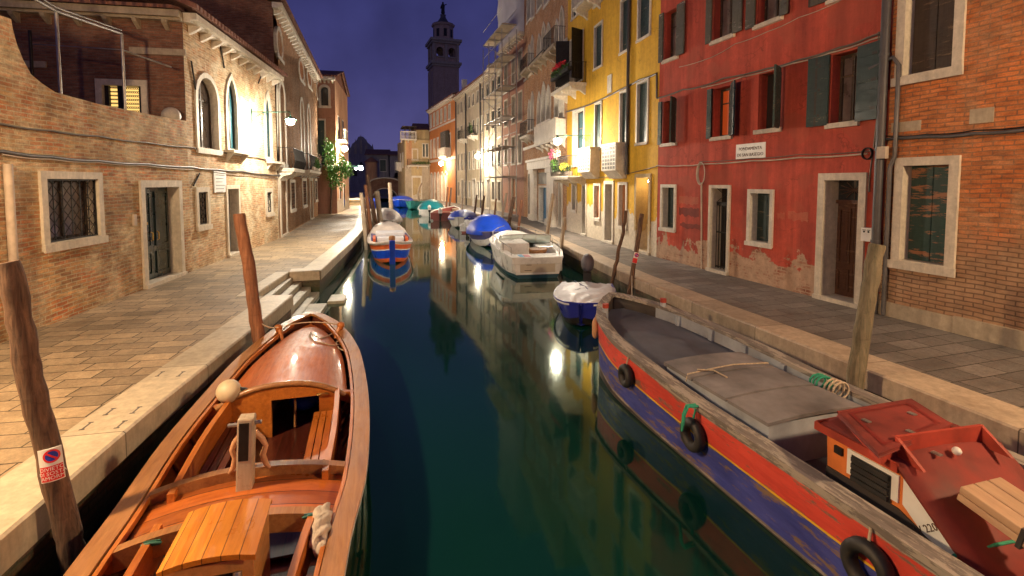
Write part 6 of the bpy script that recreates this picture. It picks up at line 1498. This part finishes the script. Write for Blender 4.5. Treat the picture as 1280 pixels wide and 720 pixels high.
simple_boat('covered_boat', 'smaller boat with a blue tarpaulin and white hull next beyond the domed one', (4.3, 36.5), (3.3, 31.8), .95, .5, 'hull_white', 'hull_white', 'cov_blue2', .5)
simple_boat('small_boat', 'little white boat with outboard between the two blue covered boats', (3.5, 28.6), (4.4, 31.2), .6, .4, 'hull_white', 'hull_redb', None, 0, 'hull_white')
simple_boat('open_boat', 'low dark red open boat beyond the smaller blue cover', (2.6, 38.2), (4.2, 44.5), 1.0, .62, 'hull_redb', 'hull_redb', None, 0, 'hull_white', rail='hull_white')
simple_boat('covered_boat', 'boat under a dark teal tarpaulin with white hull and outboard', (2.0, 43.5), (2.6, 49.5), 1.15, .6, 'hull_white', 'hull_white', 'cov_teal', .7, 'hull_white')
simple_boat('open_boat', 'turquoise open boat moored before the terrace house', (1.6, 60.0), (.6, 54.5), 1.1, .75, 'hull_cyan', 'hull_cyan', None)
simple_boat('covered_boat', 'far royal blue boat with white trim at the canal bend', (-.4, 66.0), (-.7, 59.0), 1.4, .75, 'hull_vivid', 'hull_vivid', 'cov_blue2', .5, rail='hull_white')
# --- left bank: blue and orange topetta, bow toward viewer
t, L = boat('painted_boat', 'blue and orange wooden boat with white cargo box, bow toward the viewer', 'boat', (-.95, 25.6), (-.50, 18.3))
H = Hull(t, [(0, .65, .5, -.1), (1.8, .82, .5, -.12), (4, .86, .52, -.12), (5.8, .8, .60, -.1), (6.7, .6, .68, -.02), (7.15, .3, .74, .05), (7.3, .05, .78, .1)], 4, .72, .7)
H.shell([M['hull_orange'], M['hull_vivid'], M['hull_white'], M['hull_orange'], M['hull_white']], [(.2, 0), (.62, 1), (.68, 2), (.92, 3), (1, 4)], .06, .12, inner=4)
H.rail(M['cov_pale'], w=.2, h=.05, out=.05); H.deck(M['cov_pale'], 5.6, 7.2, dz=-.0, camber=.06, inset=.1, name='foredeck')
m = MB(); m.b2((7.05, -.1, -.05), (7.36, .1, .86)); m.build('stem_post', M['hull_vivid'], t, bevel=.02); m = MB(); m.lathe((7.2, 0, .86), [(.12, 0), (.12, .12), (.08, .16), (0, .17)], 10); m.build('stem_cap', M['varnish_rail'], t)
m = MB(); m.b2((4.2, -.52, .3), (5.7, .52, .80)); cb = m.build('cargo_box', M['cov_white'], t, bevel=.03); m = MB(); m.b2((4.3, -.56, .80), (5.3, .56, .95)); m.build('box_lid', M['cov_white'], cb, bevel=.03)
m = MB(); [m.b2((4.6, s_*.62-.05, .5), (5.8, s_*.62+.05, .78)) for s_ in (-1, 1)]; m.build('orange_board', M['hull_orange'], t)
H.rail(M['seat_blue'], w=.25, h=.2, out=0, name='side_cushion', dz=.0, inset=.1, s0=2.2, s1=5.5)
H.cover(M['cov_pale'], .1, 3.4, .55, skirt=.14, out=.04, p=.6, ends=.3)
simple_boat('covered_boat', 'pale covered boat behind the blue and orange boat on the left', (-1.4, 35.2), (-1.1, 29.4), 1.0, .55, 'hull_white', 'hull_white', 'cov_pale', .7)
simple_boat('open_boat', 'weathered pale open boat further left before the bridge', (-2.6, 46.0), (-1.9, 39.0), 1.0, .6, 'cov_pale', 'hull_redb', None)
simple_boat('covered_boat', 'tiny blue boat near the bridge left of the lone pole', (-4.2, 62), (-3.6, 56), 1.0, .7, 'hull_vivid', 'hull_vivid', 'cov_blue2', .4)
# ======== plants
def leafcol(n, c1, c2):
    N = NT(n); v = N.coord(); k = N.ramp(N.noise(v, 6, 3), .35, .65, 0, 1); M[n] = N.fin(N.mix(k, c1, c2), .55); return M[n]
leafcol('leaf', (.05, .17, .02), (.12, .28, .04)); leafcol('leaf_dk', (.02, .06, .015), (.05, .12, .02)); leafcol('petal_pink', (.6, .05, .2), (.7, .2, .35)); leafcol('petal_peach', (.7, .4, .3), (.75, .6, .5)); leafcol('petal_yellow', (.7, .55, .05), (.5, .5, .05)); leafcol('petal_red', (.55, .01, .03), (.7, .03, .06))
def leaves(m, c, rad, n, s, rnd, drop=0):
    for _ in range(n):
        while True:
            p = Vector((rnd.uniform(-1, 1), rnd.uniform(-1, 1), rnd.uniform(-1, 1)))
            if .2 < p.length < 1: break
        q = Vector((c[0]+p.x*rad[0], c[1]+p.y*rad[1], c[2]+p.z*rad[2])); a = Vector((rnd.uniform(-1, 1), rnd.uniform(-1, 1), rnd.uniform(-1, .6))).normalized(); b = a.cross(Vector((rnd.uniform(-1, 1), rnd.uniform(-1, 1), rnd.uniform(-1, 1)))).normalized(); l = s*rnd.uniform(.6, 1.4)
        m.add([q, q+a*l*.5+b*l*.3, q+a*l, q+a*l*.5-b*l*.3], [(0, 1, 2, 3)])
rnd = random.Random(11)
c = AY(420, 205, 37.7); t = thing('climbing_plant', 'bright green climbing plant lit by the lamp on the corner house', 'plant', (c.x-.3, 37.7, Q)); m = MB()
for (px, py, rx, rz, n) in ((412, 190, .45, .7, 200), (419, 203, .8, .9, 520), (425, 214, .8, .7, 520), (418, 223, .45, .8, 300), (431, 209, .6, .55, 260), (409, 180, .3, .5, 90), (436, 216, .35, .4, 110), (426, 227, .3, .6, 160)):
    q = AY(px, py, 37.7+rnd.uniform(-.3, .5)); leaves(m, q, (rx, .55, rz), n, .15, rnd)
m.build('foliage', M['leaf'], t, loc=False); MB().tube([(c.x-.5, 38.2, Q), (c.x-.4, 38.1, 2.5), (c.x-.5, 38, 4), (c.x-.6, 38, 5.5)], [.09, .07, .05, .03], 7).build('stem', M['pole'], t, loc=False)
def flowers(label, F, u0, u1, y, z, sets, box=M['pole_pale'], seed=1):
    rnd = random.Random(seed); b = F.W3((u0+u1)/2, y, z); t = thing('flower_box', label, 'flower box', tuple(b), F.ang); w = u1-u0
    MB().b2((-w/2, -.09, 0), (w/2, .09, .18)).build('planter', box, t); m = MB(); leaves(m, (0, 0, .3), (w/2, .16, .18), int(260*w), .08, rnd); m.build('foliage', M['leaf_dk'], t)
    for mat, x, zz, rx, rz, n in sets: m = MB(); leaves(m, (x*w/2, -.08, zz), (rx, .16, rz), n, .07, rnd); m.build('blossoms', M[mat], t)
u0, u1 = BALU
flowers('flower box with pink and peach blossoms on the lower yellow balcony near the lamp', R3, u0+.02, u0+1.1, -.73, BALZ+.02, [('petal_pink', -.6, .95, .35, .28, 260), ('petal_peach', .5, 1.0, .4, .25, 260), ('leaf', 0, .55, .45, .3, 260)], seed=2)
flowers('flower box of yellow flowers on the right part of the lower yellow balcony', R3, u1-1.25, u1-.1, -.7, BALZ+.02, [('petal_yellow', 0, .4, .55, .18, 300)], seed=3)
u0, z = R3.uv(706, 118); u1 = R3.uv(732, 112)[0]
flowers('row of red geraniums on the upper dark iron balcony of the yellow house', R3, u0+.3, u1, -.72, z+.5, [('petal_red', 0, .42, 1.0, .14, 520), ('leaf_dk', 0, .2, 1.2, .2, 400)], M['iron'], 4)
u, z = R6.uv(596, 178); 
flowers('green plant on the iron balcony of the long cream house', R6, R6.W*.47+.2, R6.W*.47+1.2, -.45, zz[1]-.08, [('leaf', 0, .6, .5, .5, 300)], seed=5)
flowers('small plants on the iron balcony of the far ochre terrace house', R8, .6, 3.6, -.5, R8.uv(508, 207)[1]+.01, [('leaf', 0, .35, 1.4, .3, 400)], seed=6)
u0, z = Cc.uv(372, 212); flowers('potted plants on the narrow balcony of the tall brick house', Cc, Cc.uv(378, 212)[0], Cc.uv(388, 212)[0], -.5, Cc.uv(375, 212)[1]+.01, [('petal_peach', .6, .7, .6, .4, 160), ('leaf', 0, .4, .9, .4, 260)], seed=7)
def mline(label, a, b, sag=.08, r=.011):
    a, b = Vector(a), Vector(b); t = thing('mooring_line', label, 'rope', tuple(a)); m = MB(); m.tube([a.lerp(b, i/10)-Vector((0, 0, sag*math.sin(PI*i/10))) for i in range(11)], r, 5); m.build('rope', M['rope'], t, loc=False)
mline('pale mooring line from the barge rail to the thick greenish pole', G(1042, 480, .74), AY(1066, 484, 4.72), .03)
mline('mooring line running from the barge bow to the slanted signed pole', G(790, 372, .95), AY(790, 345, 10.95), .12)
mline('mooring line from the wooden boat bitt to the reddish brown pole', G(348, 409, .74), AY(321, 400, 7.95), .05)
mline('mooring line from the white cruiser stern to the short pole', (4.7, 14.9, .72), AY(702, 292, 17.0), .15)
# ======== sky, light, camera
Wd = bpy.data.worlds.new('World'); bpy.context.scene.world = Wd; Wd.use_nodes = True; nt = Wd.node_tree; nt.nodes.clear()
N_ = nt.nodes.new; tc_ = N_('ShaderNodeTexCoord'); sx = N_('ShaderNodeSeparateXYZ'); nt.links.new(tc_.outputs['Generated'], sx.inputs[0])
rp_ = N_('ShaderNodeValToRGB'); nt.links.new(sx.outputs[2], rp_.inputs[0]); e = rp_.color_ramp.elements
e[0].position = 0; e[0].color = (.085, .08, .19, 1); e[1].position = 1; e[1].color = (.012, .012, .05, 1)
for p_, c_ in ((.08, (.068, .063, .18)), (.2, (.046, .045, .155)), (.4, (.029, .031, .125))): x = e.new(p_); x.color = (*c_, 1)
nz = N_('ShaderNodeTexNoise'); nt.links.new(tc_.outputs['Generated'], nz.inputs['Vector']); nz.inputs['Scale'].default_value = 5; nz.inputs['Detail'].default_value = 5
mr = N_('ShaderNodeMapRange'); nt.links.new(nz.outputs['Fac'], mr.inputs[0]); [setattr(mr.inputs[i+1], 'default_value', v) for i, v in enumerate((.35, .65, .8, 1.22))]
mx = N_('ShaderNodeVectorMath'); mx.operation = 'SCALE'; nt.links.new(rp_.outputs[0], mx.inputs[0]); nt.links.new(mr.outputs[0], mx.inputs['Scale'])
sk = N_('ShaderNodeTexSky'); sk.sky_type = 'NISHITA'; sk.sun_disc = False; sk.sun_elevation = math.radians(-3); sk.sun_rotation = math.radians(200)
ad = N_('ShaderNodeMix'); ad.data_type = 'RGBA'; ad.blend_type = 'ADD'; ad.inputs[0].default_value = .02; nt.links.new(mx.outputs[0], ad.inputs[6]); nt.links.new(sk.outputs[0], ad.inputs[7])
bg = N_('ShaderNodeBackground'); nt.links.new(ad.outputs[2], bg.inputs[0]); bg.inputs[1].default_value = 1.0; ow = N_('ShaderNodeOutputWorld'); nt.links.new(bg.outputs[0], ow.inputs[0])
sl = bpy.data.lights.new('dusk_glow', 'SUN'); sl.energy = .05; sl.angle = math.radians(30); sl.color = (.75, .7, 1); so = bpy.data.objects.new('dusk_glow', sl); C.objects.link(so); so.rotation_euler = (math.radians(50), 0, math.radians(-30))
cd = bpy.data.cameras.new('camera'); cd.sensor_width = 36; cd.lens = 36*FL/1280; cd.shift_y = SH; cd.clip_end = 3000; co = bpy.data.objects.new('camera', cd); C.objects.link(co)
co.location = (0, 0, EYE); co.rotation_euler = (PI/2-PIT, 0, -YAW); sc_ = bpy.context.scene; sc_.camera = co
sc_.view_settings.view_transform = 'Standard'; sc_.view_settings.look = 'None'; sc_.view_settings.exposure = 0; sc_.view_settings.gamma = 1
cyc = sc_.cycles; cyc.use_denoising = True; cyc.max_bounces = 6; cyc.diffuse_bounces = 3; cyc.glossy_bounces = 3; cyc.sample_clamp_indirect = 4; cyc.use_light_tree = True; cyc.blur_glossy = .5; cyc.caustics_reflective = False; cyc.caustics_refractive = False
